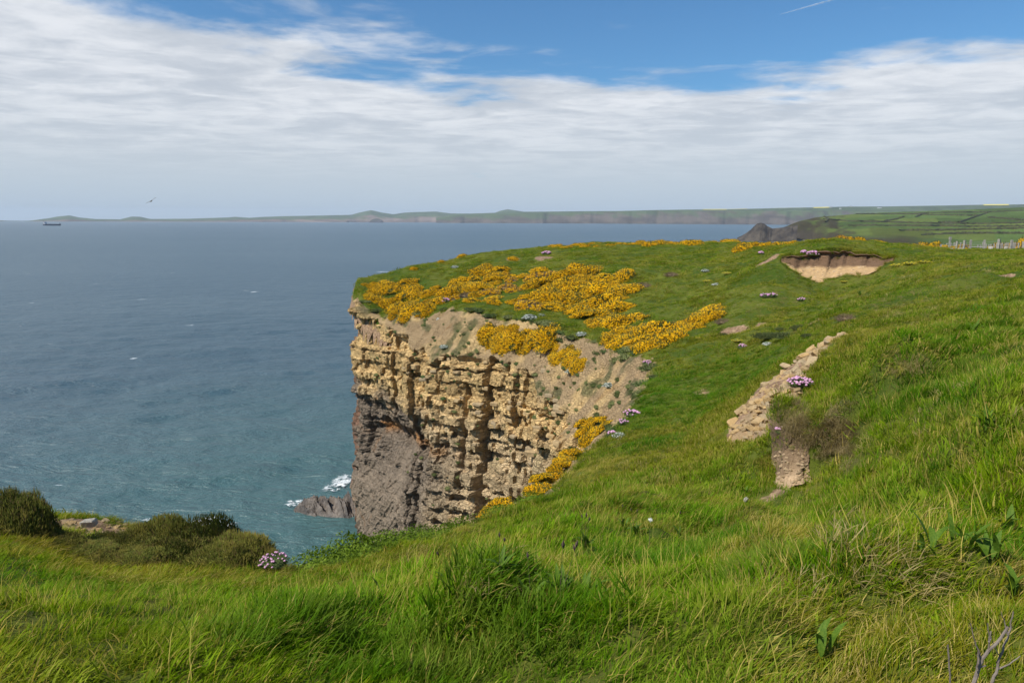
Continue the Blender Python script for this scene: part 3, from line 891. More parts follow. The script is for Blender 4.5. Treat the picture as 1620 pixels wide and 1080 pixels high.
def hill_pt(px, t):
    i = np.interp(px, hp, np.arange(300)); i0 = int(min(i, 298)); f = i - i0
    j = t * (NH - 1); j0 = int(min(j, NH - 2)); g = j - j0
    return (HG[j0, i0] * (1 - f) + HG[j0, i0 + 1] * f) * (1 - g) + (HG[j0 + 1, i0] * (1 - f) + HG[j0 + 1, i0 + 1] * f) * g


def hill_t(px, py):
    """how far up the hill a pixel lies"""
    q = np.linspace(0, 1, 160)
    h = np.array([hill_pt(px, k_) for k_ in q])
    return q[np.argmin(np.abs(project(h)[1] - py))]


M_HEDGE = plain("hedge_leaves", (0.028, 0.036, 0.014), (0.065, 0.060, 0.026), 0.3, 0.95, 0.4)
HEDGES = [
    [(1300, 347), (1340, 350), (1400, 352), (1470, 354), (1540, 354.5), (1620, 353)],
    [(1340, 357), (1420, 357.5), (1500, 358.5), (1560, 359), (1625, 358)],
    [(1420, 365), (1500, 365), (1560, 363), (1625, 361.5)],
    [(1480, 352), (1512, 352.5), (1535, 344), (1552, 338), (1558, 336)],
    [(1395, 350), (1412, 347.5), (1425, 343)],
    [(1443, 343.5), (1452, 340), (1457, 337.5)],
    [(1350, 338.8), (1420, 339), (1500, 341), (1540, 341.5)],
    [(1556, 344), (1600, 348), (1625, 350)],
    [(1300, 343), (1308, 347), (1303, 352)],
    [(1455, 372), (1500, 370.5), (1560, 369.5), (1625, 370)],
    [(1440, 338), (1500, 336.5), (1556, 335.8), (1625, 333)],
]
HEDGE_LB = ['upper hedgerow crossing the whole farmland hill', 'middle hedgerow crossing the whole farmland hill', 'lower hedgerow crossing the right of the farmland hill', 'dark hedgerow running straight up the right of the farmland hill', 'short curved hedgerow in the middle of the farmland hill', 'short hedgerow near the top of the farmland hill', 'thin hedgerow just below the top of the farmland hill', 'hedgerow slanting down to the right edge of the farmland hill', 'short hedgerow at the left shoulder of the farmland hill', 'lowest hedgerow behind the fence on the farmland hill', 'hedgerow along the skyline of the farmland hill']
for line, hlb in zip(HEDGES, HEDGE_LB):
    ln = np.array(line, float)
    pp = np.interp(np.linspace(0, 1, 70), np.linspace(0, 1, len(ln)), ln[:, 0])
    yy = np.interp(np.linspace(0, 1, 70), np.linspace(0, 1, len(ln)), ln[:, 1])
    pts = np.array([hill_pt(a, hill_t(a, b)) for a, b in zip(pp, yy)])
    tang = np.gradient(pts, axis=0); tang[:, 2] = 0
    tang /= np.linalg.norm(tang, axis=1)[:, None] + 1e-9
    side = np.stack([-tang[:, 1], tang[:, 0], tang[:, 2] * 0], -1)
    wv = 1.6 + 1.0 * _h(np.arange(70), np.arange(70) * 0, np.arange(70) * 0, 5)
    hv = 2.0 + 2.0 * _h(np.arange(70), np.arange(70) * 0, np.arange(70) * 0, 9)
    rows_ = [pts - side * wv[:, None] - [0, 0, 1], pts - side * wv[:, None] * .8 + np.c_[hv * 0, hv * 0, hv * .7], pts + np.c_[hv * 0, hv * 0, hv], pts + side * wv[:, None] * .8 + np.c_[hv * 0, hv * 0, hv * .7], pts + side * wv[:, None] - [0, 0, 1]]
    me = mk_mesh("hedgerow", np.stack(rows_, 0).reshape(-1, 3), grid_faces(5, 70), True)
    link("hedgerow", me, M_HEDGE, category='hedgerow', label=hlb, group='hedgerows of the farmland hill')

# yellow rape fields far off, draped on the far coast
M_RAPE = plain("rape_flowers", (0.62, 0.52, 0.05), (0.70, 0.60, 0.10), 0.01, 0.9, 0)
for (a0, a1, q0, q1, lb) in ((1112, 1150, .55, .9, "yellow rape field left of the others on the far clifftop"), (1152, 1182, .72, .95, "thin yellow rape strip in the middle of the far clifftop"), (1287, 1312, .62, .86, "short yellow rape field beside the white farm on the far coast"),
                             (1225, 1275, .88, .99, "faint yellow rape strip along the far skyline"), (1556, 1596, .70, .97, "yellow rape field on the skyline at the far right")):
    n_ = 14
    pv = []
    rowsf = FCV.shape[0]
    for qq in np.linspace(0.55 + 0.40 * q0, 0.55 + 0.40 * q1, 8):
        for p in np.linspace(a0, a1, n_):
            fi_ = np.interp(p, np.linspace(690, 1700, 620), np.arange(620)); i0 = int(fi_); f = fi_ - i0
            rj = qq * (rowsf - 1); j0 = int(min(rj, rowsf - 2)); g = rj - j0
            v = (FCV[j0, i0] * (1 - f) + FCV[j0, i0 + 1] * f) * (1 - g) + (FCV[j0 + 1, i0] * (1 - f) + FCV[j0 + 1, i0 + 1] * f) * g
            pv.append(v + [0, 0, 3.0])
    link("rape_field", mk_mesh("rape_field", np.array(pv), grid_faces(8, n_), True), M_RAPE, category='field', label=lb, group='yellow rape fields on the far coast')

# rock nose in front of the hill
nx = np.linspace(1166, 1262, 150)
ny = np.interp(nx, [1166, 1172, 1180, 1188, 1193, 1198, 1203, 1208, 1214, 1222, 1232, 1244, 1262], [376, 373.5, 369, 363, 357.5, 353.5, 352.2, 353, 357.5, 361.5, 360.5, 359, 356])
NVK = np.zeros((26, 150, 3))
for i, p in enumerate(nx):
    a, el = pix_az_el(p, ny[i])
    rc = 1290.0
    hz = max(EYE + el * rc, 0.3)
    for j in range(26):
        q = j / 25.0
        off_ = (q - 0.5) * 2
        hgt = hz * (1 - abs(off_) ** 1.6)
        rr = rc + off_ * (18 + 0.9 * hz) + 5 * fbm(np.array([i / 7.0]), np.array([q * 4]), oct=4, seed=421)[0] * (1 - abs(off_) ** 4)
        NVK[j, i] = (rr * math.sin(a), rr * math.cos(a), hgt - 1.2 * (abs(off_) > .98))
M_NOSE = plain("dark_headland_rock", (0.030, 0.026, 0.024), (0.085, 0.070, 0.055), 0.06, 0.95, 3.0, coord='Object')
nose = link("rock_headland", mk_mesh("rock_headland", NVK.reshape(-1, 3), grid_faces(26, 150), False), M_NOSE, category='headland', label='dark pointed rock headland jutting into the bay below the farmland hill')

# farmhouses, tiny and white
M_WHITE = plain("whitewash", (0.70, 0.69, 0.66), (0.80, 0.79, 0.76), 0.4, 0.8, 0)
M_SLATE = plain("slate_roof", (0.07, 0.07, 0.08), (0.12, 0.12, 0.13), 0.5, 0.7, 0)


def box(x0, x1, y0, y1, z0, z1):
    V = np.array([(x, y, z) for z in (z0, z1) for y in (y0, y1) for x in (x0, x1)], float)
    F = np.array([(0, 2, 3, 1), (4, 5, 7, 6), (0, 1, 5, 4), (2, 6, 7, 3), (0, 4, 6, 2), (1, 3, 7, 5)])
    return V, F


def farmhouse(px, q, L, lb):
    i0 = int(np.interp(px, np.linspace(690, 1700, 620), np.arange(620)))
    v = FCV[int((0.55 + 0.40 * q) * 25), i0]
    t = thing("farmhouse", (v[0], v[1], v[2] - 1), lb, 'house', 'white farmhouses on the far coast')
    V, F = box(-L, L, -5, 5, 0, 7)
    link("wall", mk_mesh("wall", V, F), M_WHITE, t)
    Vr = np.array([(-L - .6, -5.6, 7), (L + .6, -5.6, 7), (L + .6, 5.6, 7), (-L - .6, 5.6, 7), (-L - .6, 0, 12), (L + .6, 0, 12)])
    link("roof", mk_mesh("roof", Vr, np.array([(0, 1, 5, 4), (2, 3, 4, 5), (0, 4, 3, 3), (1, 2, 5, 5)])), M_SLATE, t)
    Vc, Fc = box(-L * .6, -L * .6 + 2, -1, 1, 10, 15)
    link("chimney", mk_mesh("chimney", Vc, Fc), M_WHITE, t)


for px, q, L, lb in ((1316, .80, 12, "white farmhouse above the short yellow field on the far coast"), (1331, .45, 10, "lone white cottage low on the far slope"), (1392, .62, 22, "long white farm building right of the lone cottage"), (1346, .9, 9, "small white house on the far skyline")):
    farmhouse(px, q, L, lb)

# ------------------------------------------------------------------ ship, bird, contrail
M_HULL = plain("ship_hull_paint", (0.035, 0.045, 0.075), (0.06, 0.07, 0.10), 0.05, 0.6, 0)
M_DECKH = plain("ship_white_paint", (0.45, 0.47, 0.50), (0.6, 0.6, 0.62), 0.05, 0.5, 0)
ps = P(83, 357.6, 3800); ps[2] = 0
L2 = 47.0
t = thing("cargo_ship", tuple(ps), 'small dark cargo ship with stern bridge on the horizon', 'ship')
sec = [(-L2, 7.0, 8.5), (-L2 * .9, 8.0, 8.0), (-L2 * .4, 8.0, 7.0), (L2 * .5, 8.0, 7.2), (L2 * .8, 5.5, 8.6), (L2 * .94, 2.2, 9.6), (L2, 0.2, 10.2)]
hv = []
for x, w_, zt in sec:
    fl = 1.0 if x < L2 * .7 else .6
    hv += [(x, -w_ * .5 * fl, -3), (x, -w_, zt), (x, w_, zt), (x, w_ * .5 * fl, -3)]
hv = np.array(hv)
hf = []
for i in range(len(sec) - 1):
    b = i * 4
    hf += [(b, b + 4, b + 5, b + 1), (b + 1, b + 5, b + 6, b + 2), (b + 2, b + 6, b + 7, b + 3)]
hf += [(0, 1, 2, 3)]
link("hull", mk_mesh("hull", hv, np.array(hf)), M_HULL, t)
sup = link("bridge", mk_mesh("bridge", *box(-L2 * .93, -L2 * .72, -7, 7, 8, 17)), M_DECKH, t)
link("wheelhouse", mk_mesh("wheelhouse", *box(-L2 * .88, -L2 * .75, -8.5, 8.5, 17.1, 20)), M_DECKH, sup)
link("funnel", mk_mesh("funnel", *box(-L2 * .97, -L2 * .90, -2, 2, 8, 22)), M_HULL, t)
link("mast", mk_mesh("mast", *box(L2 * .85, L2 * .87, -.6, .6, 9, 16)), M_HULL, t)
for x in (-.45, -.1, .25, .55):
    link("hatch_cover", mk_mesh("hatch_cover", *box(L2 * x - 6, L2 * x + 6, -5.5, 5.5, 6.9, 9.0)), M_HULL, t)

# soaring bird: tapered body, long bent wings, fan tail
M_BIRD = plain("bird_plumage", (0.035, 0.027, 0.02), (0.10, 0.075, 0.05), 9.0, 0.9, 0)
pb = P(239.5, 318, 70)
bird = thing("soaring_bird", tuple(pb), 'brown bird soaring with spread wings over the sea', 'bird')
bd = []
prof = [(-.30, .005), (-.26, .035), (-.20, .055), (-.14, .045), (-.06, .075), (.04, .08), (.14, .06), (.22, .03), (.27, .02)]
for x, r_ in prof:
    for k_ in range(8):
        an = k_ * math.pi / 4
        bd.append((r_ * math.cos(an), -x, r_ * .85 * math.sin(an)))
bf = []
for i in range(len(prof) - 1):
    for k_ in range(8):
        bf.append((i * 8 + k_, i * 8 + (k_ + 1) % 8, i * 8 + 8 + (k_ + 1) % 8, i * 8 + 8 + k_))
link("body", mk_mesh("body", np.array(bd), np.array(bf), True), M_BIRD, bird)
link("tail", mk_mesh("tail", np.array([(-.03, -.22, .01), (.03, -.22, .01), (.10, -.44, .0), (-.10, -.44, .0), (-.03, -.22, -.01), (.03, -.22, -.01), (.10, -.44, -.012), (-.10, -.44, -.012)]), np.array([(0, 1, 2, 3), (7, 6, 5, 4), (0, 4, 5, 1), (2, 6, 7, 3), (1, 5, 6, 2), (3, 7, 4, 0)])), M_BIRD, bird)
for s in (-1, 1):
    st = [(0.04, .10, -.10, .0), (.22, .15, -.07, .05), (.40, .11, -.10, .075), (.52, .04, -.13, .07), (.58, -.04, -.10, .06)]
    wv_ = []
    for x, f_, b_, z in st:
        wv_ += [(s * x, f_, z), (s * x, b_, z), (s * x, b_, z - .012), (s * x, f_, z - .02)]
    wf = []
    for i in range(len(st) - 1):
        for k_ in range(4):
            wf.append((i * 4 + k_, i * 4 + (k_ + 1) % 4, i * 4 + 4 + (k_ + 1) % 4, i * 4 + 4 + k_))
    wf.append((16, 17, 18, 19))
    link("wing", mk_mesh("wing", np.array(wv_), np.array(wf)), M_BIRD, bird)
bird.rotation_euler = Euler((R(12), R(-31), R(14)))
bird.scale = (1.0, 1.0, 1.0)

# contrail, far above the haze
mc, tcn = new_mat("contrail_vapour")
d1 = tcn.n('ShaderNodeBsdfDiffuse', {'Color': (0.9, 0.92, 0.95, 1)})
d2 = tcn.n('ShaderNodeBsdfTransparent')
lw = tcn.n('ShaderNodeLayerWeight', {0: 0.4})
gn = tcn.n('ShaderNodeTexCoord')
al = tcn.math('MULTIPLY', tcn.math('SUBTRACT', 1.0, lw.outputs['Facing']), tcn.math('MULTIPLY', tcn.noise(gn.outputs['Object'], 0.01, 4.0), 0.75))
ms = tcn.n('ShaderNodeMixShader', {0: al, 1: d2.outputs[0], 2: d1.outputs[0]})
tcn.n('ShaderNodeOutputMaterial', {0: ms.outputs[0]})
c0, c1 = P(1235, 23, 16000), P(1345, -8, 17000)
cv = []
for i in range(40):
    q = i / 39
    c = c0 + (c1 - c0) * q
    rad = (4 + 16 * min(1, q * 2.0)) * (1 + 0.25 * math.sin(i * 1.7))
    for k_ in range(10):
        an = k_ * math.pi / 5
        cv.append((c[0], c[1] + rad * math.cos(an), c[2] + rad * math.sin(an)))
cf_ = [(i * 10 + k_, i * 10 + (k_ + 1) % 10, i * 10 + 10 + (k_ + 1) % 10, i * 10 + 10 + k_) for i in range(39) for k_ in range(10)]
link("contrail", mk_mesh("contrail", np.array(cv), np.array(cf_), True), mc, kind='stuff', category='contrail', label='thin white contrail in the blue sky at upper right')

# ------------------------------------------------------------------ earth scarp in the far slope


def sheet(name, top, foot, nu, nv_, prof, disp_amp, seed, mat, colour, **props):
    """an eroded face lofted from its lip to its foot; prof(t) -> (share of the way out, share of the way down)"""
    tu = np.linspace(0, 1, nu)
    T = np.array([np.interp(tu, np.linspace(0, 1, len(top)), top[:, q]) for q in range(3)]).T
    Fp = np.array([np.interp(tu, np.linspace(0, 1, len(foot)), foot[:, q]) for q in range(3)]).T
    tv = np.linspace(0, 1, nv_)
    po, pd = prof(tv)
    V = np.zeros((nv_, nu, 3))
    V[..., :2] = T[None, :, :2] + (Fp - T)[None, :, :2] * po[:, None, None]
    V[..., 2] = T[None, :, 2] + (Fp - T)[None, :, 2] * pd[:, None]
    outv = (Fp - T)[:, :2]; outv = outv / (np.linalg.norm(outv, axis=1)[:, None] + 1e-9)
    su = np.linspace(0, np.linalg.norm(T[-1] - T[0]), nu)
    UU_, VV_ = np.meshgrid(su, V[:, nu // 2, 2])
    dd = disp_amp * (fbm(UU_ * 1.1, VV_ * 1.6, oct=5, seed=seed, gain=.62) + 0.6 * fbm(UU_ * .6, VV_ * .25, oct=3, seed=seed + 3, ridged=True))
    dd *= (np.sin(np.clip(tu, 0, 1) * math.pi) ** .4)[None]
    V[..., :2] += outv[None] * dd[..., None]
    Cc = colour(UU_, VV_, tv[:, None] * np.ones_like(UU_), tu[None] * np.ones_like(UU_))
    me = mk_mesh(name, V.reshape(-1, 3), grid_faces(nv_, nu), False, {'rock': ('FLOAT_COLOR', np.c_[Cc.reshape(-1, 3), np.ones(nu * nv_)])})
    return link(name, me, mat, **props), V


def mat_earth():
    m, t = new_mat("bare_earth")
    pos = t.n('ShaderNodeNewGeometry').outputs['Position']
    col = t.n('ShaderNodeAttribute', attribute_name='rock').outputs['Color']
    f = t.math('ADD', t.math('MULTIPLY', t.noise(pos, 3.0, 8.0, 0.7), 1.0), t.math('MULTIPLY', t.noise(pos, 16.0, 5.0, 0.7), 1.0))
    c = t.mix(1.0, col, t.n('ShaderNodeCombineColor', {0: f, 1: f, 2: f}).outputs[0], 'MULTIPLY')
    finish(t, c, 0.95, t.noise(pos, 12.0, 8.0, 0.75), 0.08, 1.0, 0.1)
    return m


M_EARTH = mat_earth()
sc_top = SCARP_TOP.copy(); sc_top[:, 2] = np.minimum(land_z(sc_top[:, 0] * 1.014, sc_top[:, 1] * 1.014), SCARP_TOP[:, 2] + .25) - .04
sc_foot = SCARP_FOOT.copy(); sc_foot[:, 2] -= 0.12
DARKSOIL = np.array([0.150, 0.092, 0.055]); SAND = np.array([0.46, 0.305, 0.155])


def scarp_prof(t):
    po = np.interp(t, [0, .06, .14, .45, .62, 1], [-.05, .10, .02, .22, .40, 1.05])
    pd = np.interp(t, [0, .06, .14, .45, .62, 1], [0, .02, .10, .45, .62, 1.02])
    return po, pd


def scarp_col(u, v, t, s):
    w = sstep(t + 0.10 * fbm(u / 1.5, v, oct=3, seed=5) - 0.25 * sstep(s, .55, .9), .44, .56)[..., None]
    return DARKSOIL * (1 - w) + SAND * w


scarp, SCV = sheet("earth_scarp", sc_top, sc_foot, 150, 60, scarp_prof, 0.26, 501, M_EARTH, scarp_col, kind='structure', label='eroded scarp of brown soil over pale gravel in the far slope')

# small angular stone shapes shared by all rubble


def stone_mesh(seed, flat=0.6):
    r_ = np.random.default_rng(seed)
    import bmesh
    bm = bmesh.new()
    bmesh.ops.create_cube(bm, size=1.0)
    bmesh.ops.bevel(bm, geom=list(bm.edges), offset=0.14, segments=1, affect='EDGES')
    V = np.array([v.co[:] for v in bm.verts])
    V *= r_.uniform(.75, 1.15, 3)
    V[:, 0] += V[:, 1] * r_.uniform(-.35, .35) + V[:, 2] * r_.uniform(-.3, .3)
    V[:, 2] *= flat
    V += r_.uniform(-.06, .06, V.shape)
    for v, c in zip(bm.verts, V):
        v.co = c
    bmesh.ops.triangulate(bm, faces=list(bm.faces))
    me = bpy.data.meshes.new("stone")
    bm.to_mesh(me); bm.free()
    return me


def mat_stone(name, a, b):
    m, t = new_mat(name)
    tcx = t.n('ShaderNodeTexCoord')
    rnd = t.n('ShaderNodeObjectInfo').outputs['Random']
    c = t.mix(rnd, a, b)
    n = t.noise(tcx.outputs['Object'], 2.5, 8.0, 0.7)
    v = t.math('ADD', .5, n)
    c = t.mix(1.0, c, t.n('ShaderNodeCombineColor', {0: v, 1: v, 2: v}).outputs[0], 'MULTIPLY')
    finish(t, c, .9, t.noise(tcx.outputs['Object'], 6.0, 8.0, .7), .05, .9, .15)
    return m


M_STONE = mat_stone("sandstone_rubble", (0.47, 0.31, 0.135), (0.38, 0.29, 0.175))
M_PALE = mat_stone("pale_gravel", (0.62, 0.45, 0.26), (0.52, 0.38, 0.24))
STONES = [stone_mesh(600 + i) for i in range(8)]
for me in STONES:
    me.materials.append(M_STONE)
GRAVEL = [stone_mesh(640 + i, .75) for i in range(5)]
for me in GRAVEL:
    me.materials.append(M_PALE)

# ------------------------------------------------------------------ stony bank beside the hummock
bank_foot[:, 2] = np.maximum(bank_foot[:, 2], land_z(bank_foot[:, 0], bank_foot[:, 1]) + 0.03)
bank_top[:, 2] = np.maximum(bank_top[:, 2], land_z(bank_top[:, 0], bank_top[:, 1]) + 0.03)


def bank_prof(t):
    return t, t


def bank_col(u, v, t, s):
    w = sstep(fbm(u * 1.2, t * 3, oct=3, seed=8), -.2, .4)[..., None]
    return np.array([.40, .27, .145]) * (1 - w) + np.array([.33, .235, .14]) * w


bank, BKV = sheet("stony_bank", bank_top, bank_foot, 90, 44, bank_prof, 0.10, 521, M_EARTH, bank_col, kind='structure', label='tumbled bank of tan sandstone rubble beside the grassy hummock')
bj, bi_ = np.meshgrid(np.linspace(0, 1, BKV.shape[1]), np.linspace(0, 1, BKV.shape[0]))
BKV[..., 2] -= .30 * (1 - sstep(bj, 0, .12)) + .16 * (1 - sstep(bi_, 0, .12)) + .16 * sstep(bi_, .88, 1) - .06 * fbm(bj * 16, bi_ * 7, oct=4, seed=529)
bank.data.vertices.foreach_set("co", BKV.astype(np.float32).ravel())
bank.data.update()
sr = np.random.default_rng(33)
nb = 0
for i in range(330):
    a, b = sr.uniform(0.0, 1.0), sr.uniform(0.03, 1.0)
    # denser where the face is broad
    if a > 0.6 and sr.random() < 0.3:
        continue
    v = BKV[int(b * 43), int(a * 89)]
    big = sr.random() < 0.10
    sz_ = sr.uniform(.20, .30) if big else sr.uniform(.08, .18)
    o = link("stone", STONES[sr.integers(8)], None, bank)
    o.location = tuple(v + [0, 0, sz_ * .22])
    o.scale = (sz_ * sr.uniform(1.0, 1.5), sz_ * sr.uniform(.9, 1.2), sz_ * sr.uniform(.7, 1.0))
    o.rotation_euler = (sr.normal(-.15, .45), sr.normal(-.1, .45), sr.uniform(-1.4, 1.4))
# gravel in the scarp face
for i in range(150):
    a, b = sr.uniform(.06, .80), sr.uniform(.50, 1.0)
    if b < .6 and a > .5:
        continue
    v = SCV[int(b * 59), int(a * 149)]
    sz_ = sr.uniform(.06, .15)
    o = link("stone", GRAVEL[sr.integers(5)], None, scarp)
    o.location = tuple(v)
    o.scale = (sz_ * 1.2, sz_, sz_ * .8)
    o.rotation_euler = tuple(sr.uniform(-.6, .6, 3))

# ------------------------------------------------------------------ earth scar under the near hummock
scar_top = np.array([P(1238, 664, 10.85), P(1248, 684, 10.42), P(1266, 692, 10.3), P(1286, 696, 10.25), P(1304, 696, 10.25)])
scar_foot = np.array([P(1234, 766, 10.25), P(1238, 775, 9.92), P(1256, 779, 9.74), P(1276, 774, 9.74), P(1292, 754, 10.0)])
scar_top[:, 2] = np.maximum(scar_top[:, 2], land_z(scar_top[:, 0] + .10, scar_top[:, 1] + .12) - .05)


def scar_prof(t):
    return np.interp(t, [0, .1, .5, .8, 1], [.0, .22, .34, .60, 1.0]), t


def scar_col(u, v, t, s):
    w = sstep(t + .2 * fbm(u * 4, v * 4, oct=3, seed=6), .7, .95)[..., None]
    return (np.array([.22, .15, .09]) * (1 - w) + np.array([.44, .31, .19]) * w) * (.75 + .5 * sstep(fbm(u * 5, v * 5, oct=3, seed=16), -.4, .4))[..., None]


def scar_shape(V):
    """pinched in the middle, spread at the foot, its sides sunk back into the turf"""
    m_, n_ = V.shape[:2]
    sx_ = np.linspace(-1, 1, n_)[None]; ty = np.linspace(0, 1, m_)[:, None]
    wd_ = np.interp(ty, [0, .25, .6, .85, 1], [1.15, .95, .8, .95, 1.3]) * (1 + .18 * fbm(ty * 5, sx_ * 0 + np.sign(sx_), oct=3, seed=547))
    mid = V[:, n_ // 2][:, None]
    V = mid + (V - mid) * wd_[..., None]
    V[..., 1] += .45 * np.abs(sx_) ** 4 * (1 - .5 * ty) + .10 * fbm(sx_ * 2.5 + 0 * ty, ty * 4, oct=4, seed=549)
    V[..., 2] -= .10 * np.abs(sx_) ** 3
    return V


scar, SRV = sheet("earth_scar", scar_top, scar_foot, 60, 70, scar_prof, 0.10, 541, M_EARTH, scar_col, kind='structure', label='bare brown earth scar under the overhanging turf of the hummock')
SRV = scar_shape(SRV)
for _ in range(9):
    gap_ = land_z(SRV[..., 0], SRV[..., 1] + .05) < SRV[..., 2] - .02
    SRV[..., 1] += np.where(gap_, .02, 0.0)
scar.data.vertices.foreach_set("co", SRV.astype(np.float32).ravel())
scar.data.update()
for i in range(60):
    v = SRV[int(sr.uniform(.5, .98) * 69), int(sr.uniform(.05, .8) * 59)]
    sz_ = sr.uniform(.02, .06)
    o = link("stone", GRAVEL[sr.integers(5)], None, scar)
    o.location = tuple(v); o.scale = (sz_ * 1.3, sz_, sz_ * .7); o.rotation_euler = tuple(sr.uniform(-.6, .6, 3))

# ------------------------------------------------------------------ rocks at the cliff foot, surf
M_SEAROCK = plain("wet_sea_rock", (0.055, 0.047, 0.042), (0.165, 0.135, 0.11), 0.7, 0.6, 0.3, 0.4, 8.0)


def sea_rock(name, a, b, half_w, hmax, seed, label, n=110, m_=44):
    a, b = np.array(a), np.array(b)
    ax = (b - a)[:2]; Lh = np.linalg.norm(ax); ax /= Lh
    sd_ = np.array([-ax[1], ax[0]])
    V = np.zeros((m_, n, 3))
    for j in range(m_):
        q = j / (m_ - 1) * 2 - 1
        s = np.linspace(0, 1, n)
        env = np.interp(s, [0, .06, .25, .5, .75, 1], [0, .5, .8, .7, 1.0, 1.25])
        wdt = half_w * np.interp(s, [0, .1, .4, 1], [.1, .7, 1, 1.3])
        un = s * Lh
        dip = fbm(un * .9 + q * 1.8, np.full(n, q * 1.1), oct=5, seed=seed, ridged=True)
        h_ = hmax * env * np.clip(1 - np.abs(q) ** 1.8, 0, 1) * (0.62 + .75 * dip) - .5 * (abs(q) > .93)
        V[j, :, 0] = a[0] + ax[0] * un + sd_[0] * q * wdt
        V[j, :, 1] = a[1] + ax[1] * un + sd_[1] * q * wdt
        V[j, :, 2] = h_ - .25
    o = link(name, mk_mesh(name, V.reshape(-1, 3), grid_faces(m_, n), False), M_SEAROCK, category='rock', label=label)
    return o


pa, pb_ = P(462, 792, 76.5), P(585, 797, 76.0)
sea_rock("rock_ledge", pa, pb_, 2.3, 2.6, 561, 'low dark rock ledge running out to sea from the cliff foot')
sea_rock("sea_rock", P(318, 836, 70), P(398, 852, 66.5), 1.5, 1.0, 563, 'low wave-washed rock beyond the heather hummock')

mf, tf = new_mat("surf_foam")
gp = tf.n('ShaderNodeNewGeometry').outputs['Position']
fa = tf.n('ShaderNodeAttribute', attribute_name='dens').outputs['Fac']
nz = tf.noise(gp, 1.1, 8.0, .68, 1.2)
al = tf.smooth(tf.math('ADD', nz, tf.math('MULTIPLY', tf.math('SUBTRACT', fa, .5), .9)), .48, .72)
db = tf.n('ShaderNodeBsdfDiffuse', {'Color': (.82, .85, .86, 1)})
tb = tf.n('ShaderNodeBsdfTransparent')
tf.n('ShaderNodeOutputMaterial', {0: tf.n('ShaderNodeMixShader', {0: al, 1: tb.outputs[0], 2: db.outputs[0]}).outputs[0]})


def surf(cpts, label):
    """patches of broken foam on the water around a rock (centre pixel, half sizes in m, density)"""
    Vs, Fs, Ds, base = [], [], [], 0
    for (px, py, wx_, wy_, dn) in cpts:
        d = ray(px, py)
        tq = -(EYE - .3) / d[2]
        c = d * tq
        n_ = 26
        gx, gy = np.meshgrid(np.linspace(-1, 1, n_), np.linspace(-1, 1, n_))
        q = np.hypot(gx, gy)
        V = np.stack([c[0] + gx * wx_, c[1] + gy * wy_, .42 + .16 * fbm(gx * wx_ / 1.2, gy * wy_ / 1.2, oct=3, seed=int(px))], -1).reshape(-1, 3)
        Vs.append(V); Fs.append(grid_faces(n_, n_) + base); base += len(V)
        Ds.append((dn * (1 - sstep(q, .25, 1.0)) - .25 * sstep(q, .8, 1)).ravel())
    me = mk_mesh("surf_foam", np.vstack(Vs), np.vstack(Fs), True, {'dens': ('FLOAT', np.concatenate(Ds))})
    return link("surf_foam", me, mf, kind='stuff', category='foam', label=label)


surf([(541, 762, 2.8, 5.0, .62), (526, 772, 3.0, 3.6, .50), (500, 804, 4.2, 1.8, .62), (466, 797, 2.6, 2.6, .58), (540, 808, 2.6, 1.4, .55), (425, 745, 4.5, 1.4, .36), (556, 800, 2.4, 2.0, .6)], 'white surf breaking around the dark rock ledge')
surf([(330, 826, 3.6, 2.6, .66), (354, 834, 3.0, 2.4, .62), (385, 852, 2.2, 2.4, .55), (240, 823, 3.0, 1.2, .5)], 'white surf over the low rock beyond the heather')

# ------------------------------------------------------------------ grass


def tuft(n, rad, lmin, lmax, w, bend, dry, seed, lean=.5, spread=1.0):
    r_ = np.random.default_rng(seed)
    a = r_.uniform(0, 2 * math.pi, n); q = rad * np.sqrt(r_.random(n))
    root = np.stack([q * np.cos(a), q * np.sin(a), np.full(n, -.03)], -1)
    L = r_.uniform(lmin, lmax, n) * (1 - .35 * (q / rad) ** 2)
    da = r_.normal(0, 1.1, n)                       # mostly bent down-wind (+x)
    dr = np.stack([np.cos(da) + lean, np.sin(da), np.zeros(n)], -1) + root * np.array([1, 1, 0]) / rad * .7 * spread
    dr /= np.linalg.norm(dr[:, :2], axis=1)[:, None] + 1e-6
    bd_ = bend * r_.uniform(.35, 1.5, n)
    wd = w * r_.uniform(.7, 1.3, n)
    side = np.stack([-dr[:, 1], dr[:, 0], np.zeros(n)], -1)
    tw = r_.normal(0, .9, n)
    side = side * np.cos(tw)[:, None] + dr * np.sin(tw)[:, None]
    lv = [0, .38, .72, 1.0]
    V, T = [], []
    for s in lv:
        ang = bd_ * s
        hor = np.where(bd_ > 1e-3, (1 - np.cos(ang)) / np.maximum(bd_, 1e-3), 0)
        ver = np.where(bd_ > 1e-3, np.sin(ang) / np.maximum(bd_, 1e-3), s)
        c = root + dr * (hor * L)[:, None] + np.array([0, 0, 1.0]) * (ver * L)[:, None] + dr * (.18 * s * L)[:, None]
        if s < 1:
            ww = wd * (1.0 if s == 0 else (.9 if s < .5 else .6)) * .5
            V += [c - side * ww[:, None], c + side * ww[:, None]]; T += [np.full(n, s)] * 2
        else:
            V += [c]; T += [np.ones(n)]
    V = np.stack(V, 1).reshape(-1, 3); T = np.stack(T, 1).ravel()
    b = np.arange(n)[:, None] * 7
    F = np.concatenate([b + np.array([[0, 1, 3]]), b + np.array([[0, 3, 2]]), b + np.array([[2, 3, 5]]), b + np.array([[2, 5, 4]]), b + np.array([[4, 5, 6]])], 0)
    D = np.repeat((r_.random(n) < dry).astype(float) * r_.uniform(.6, 1, n), 7)
    return mk_mesh("tuft", V, F, True, {'tip': ('FLOAT', T), 'dry': ('FLOAT', D)})


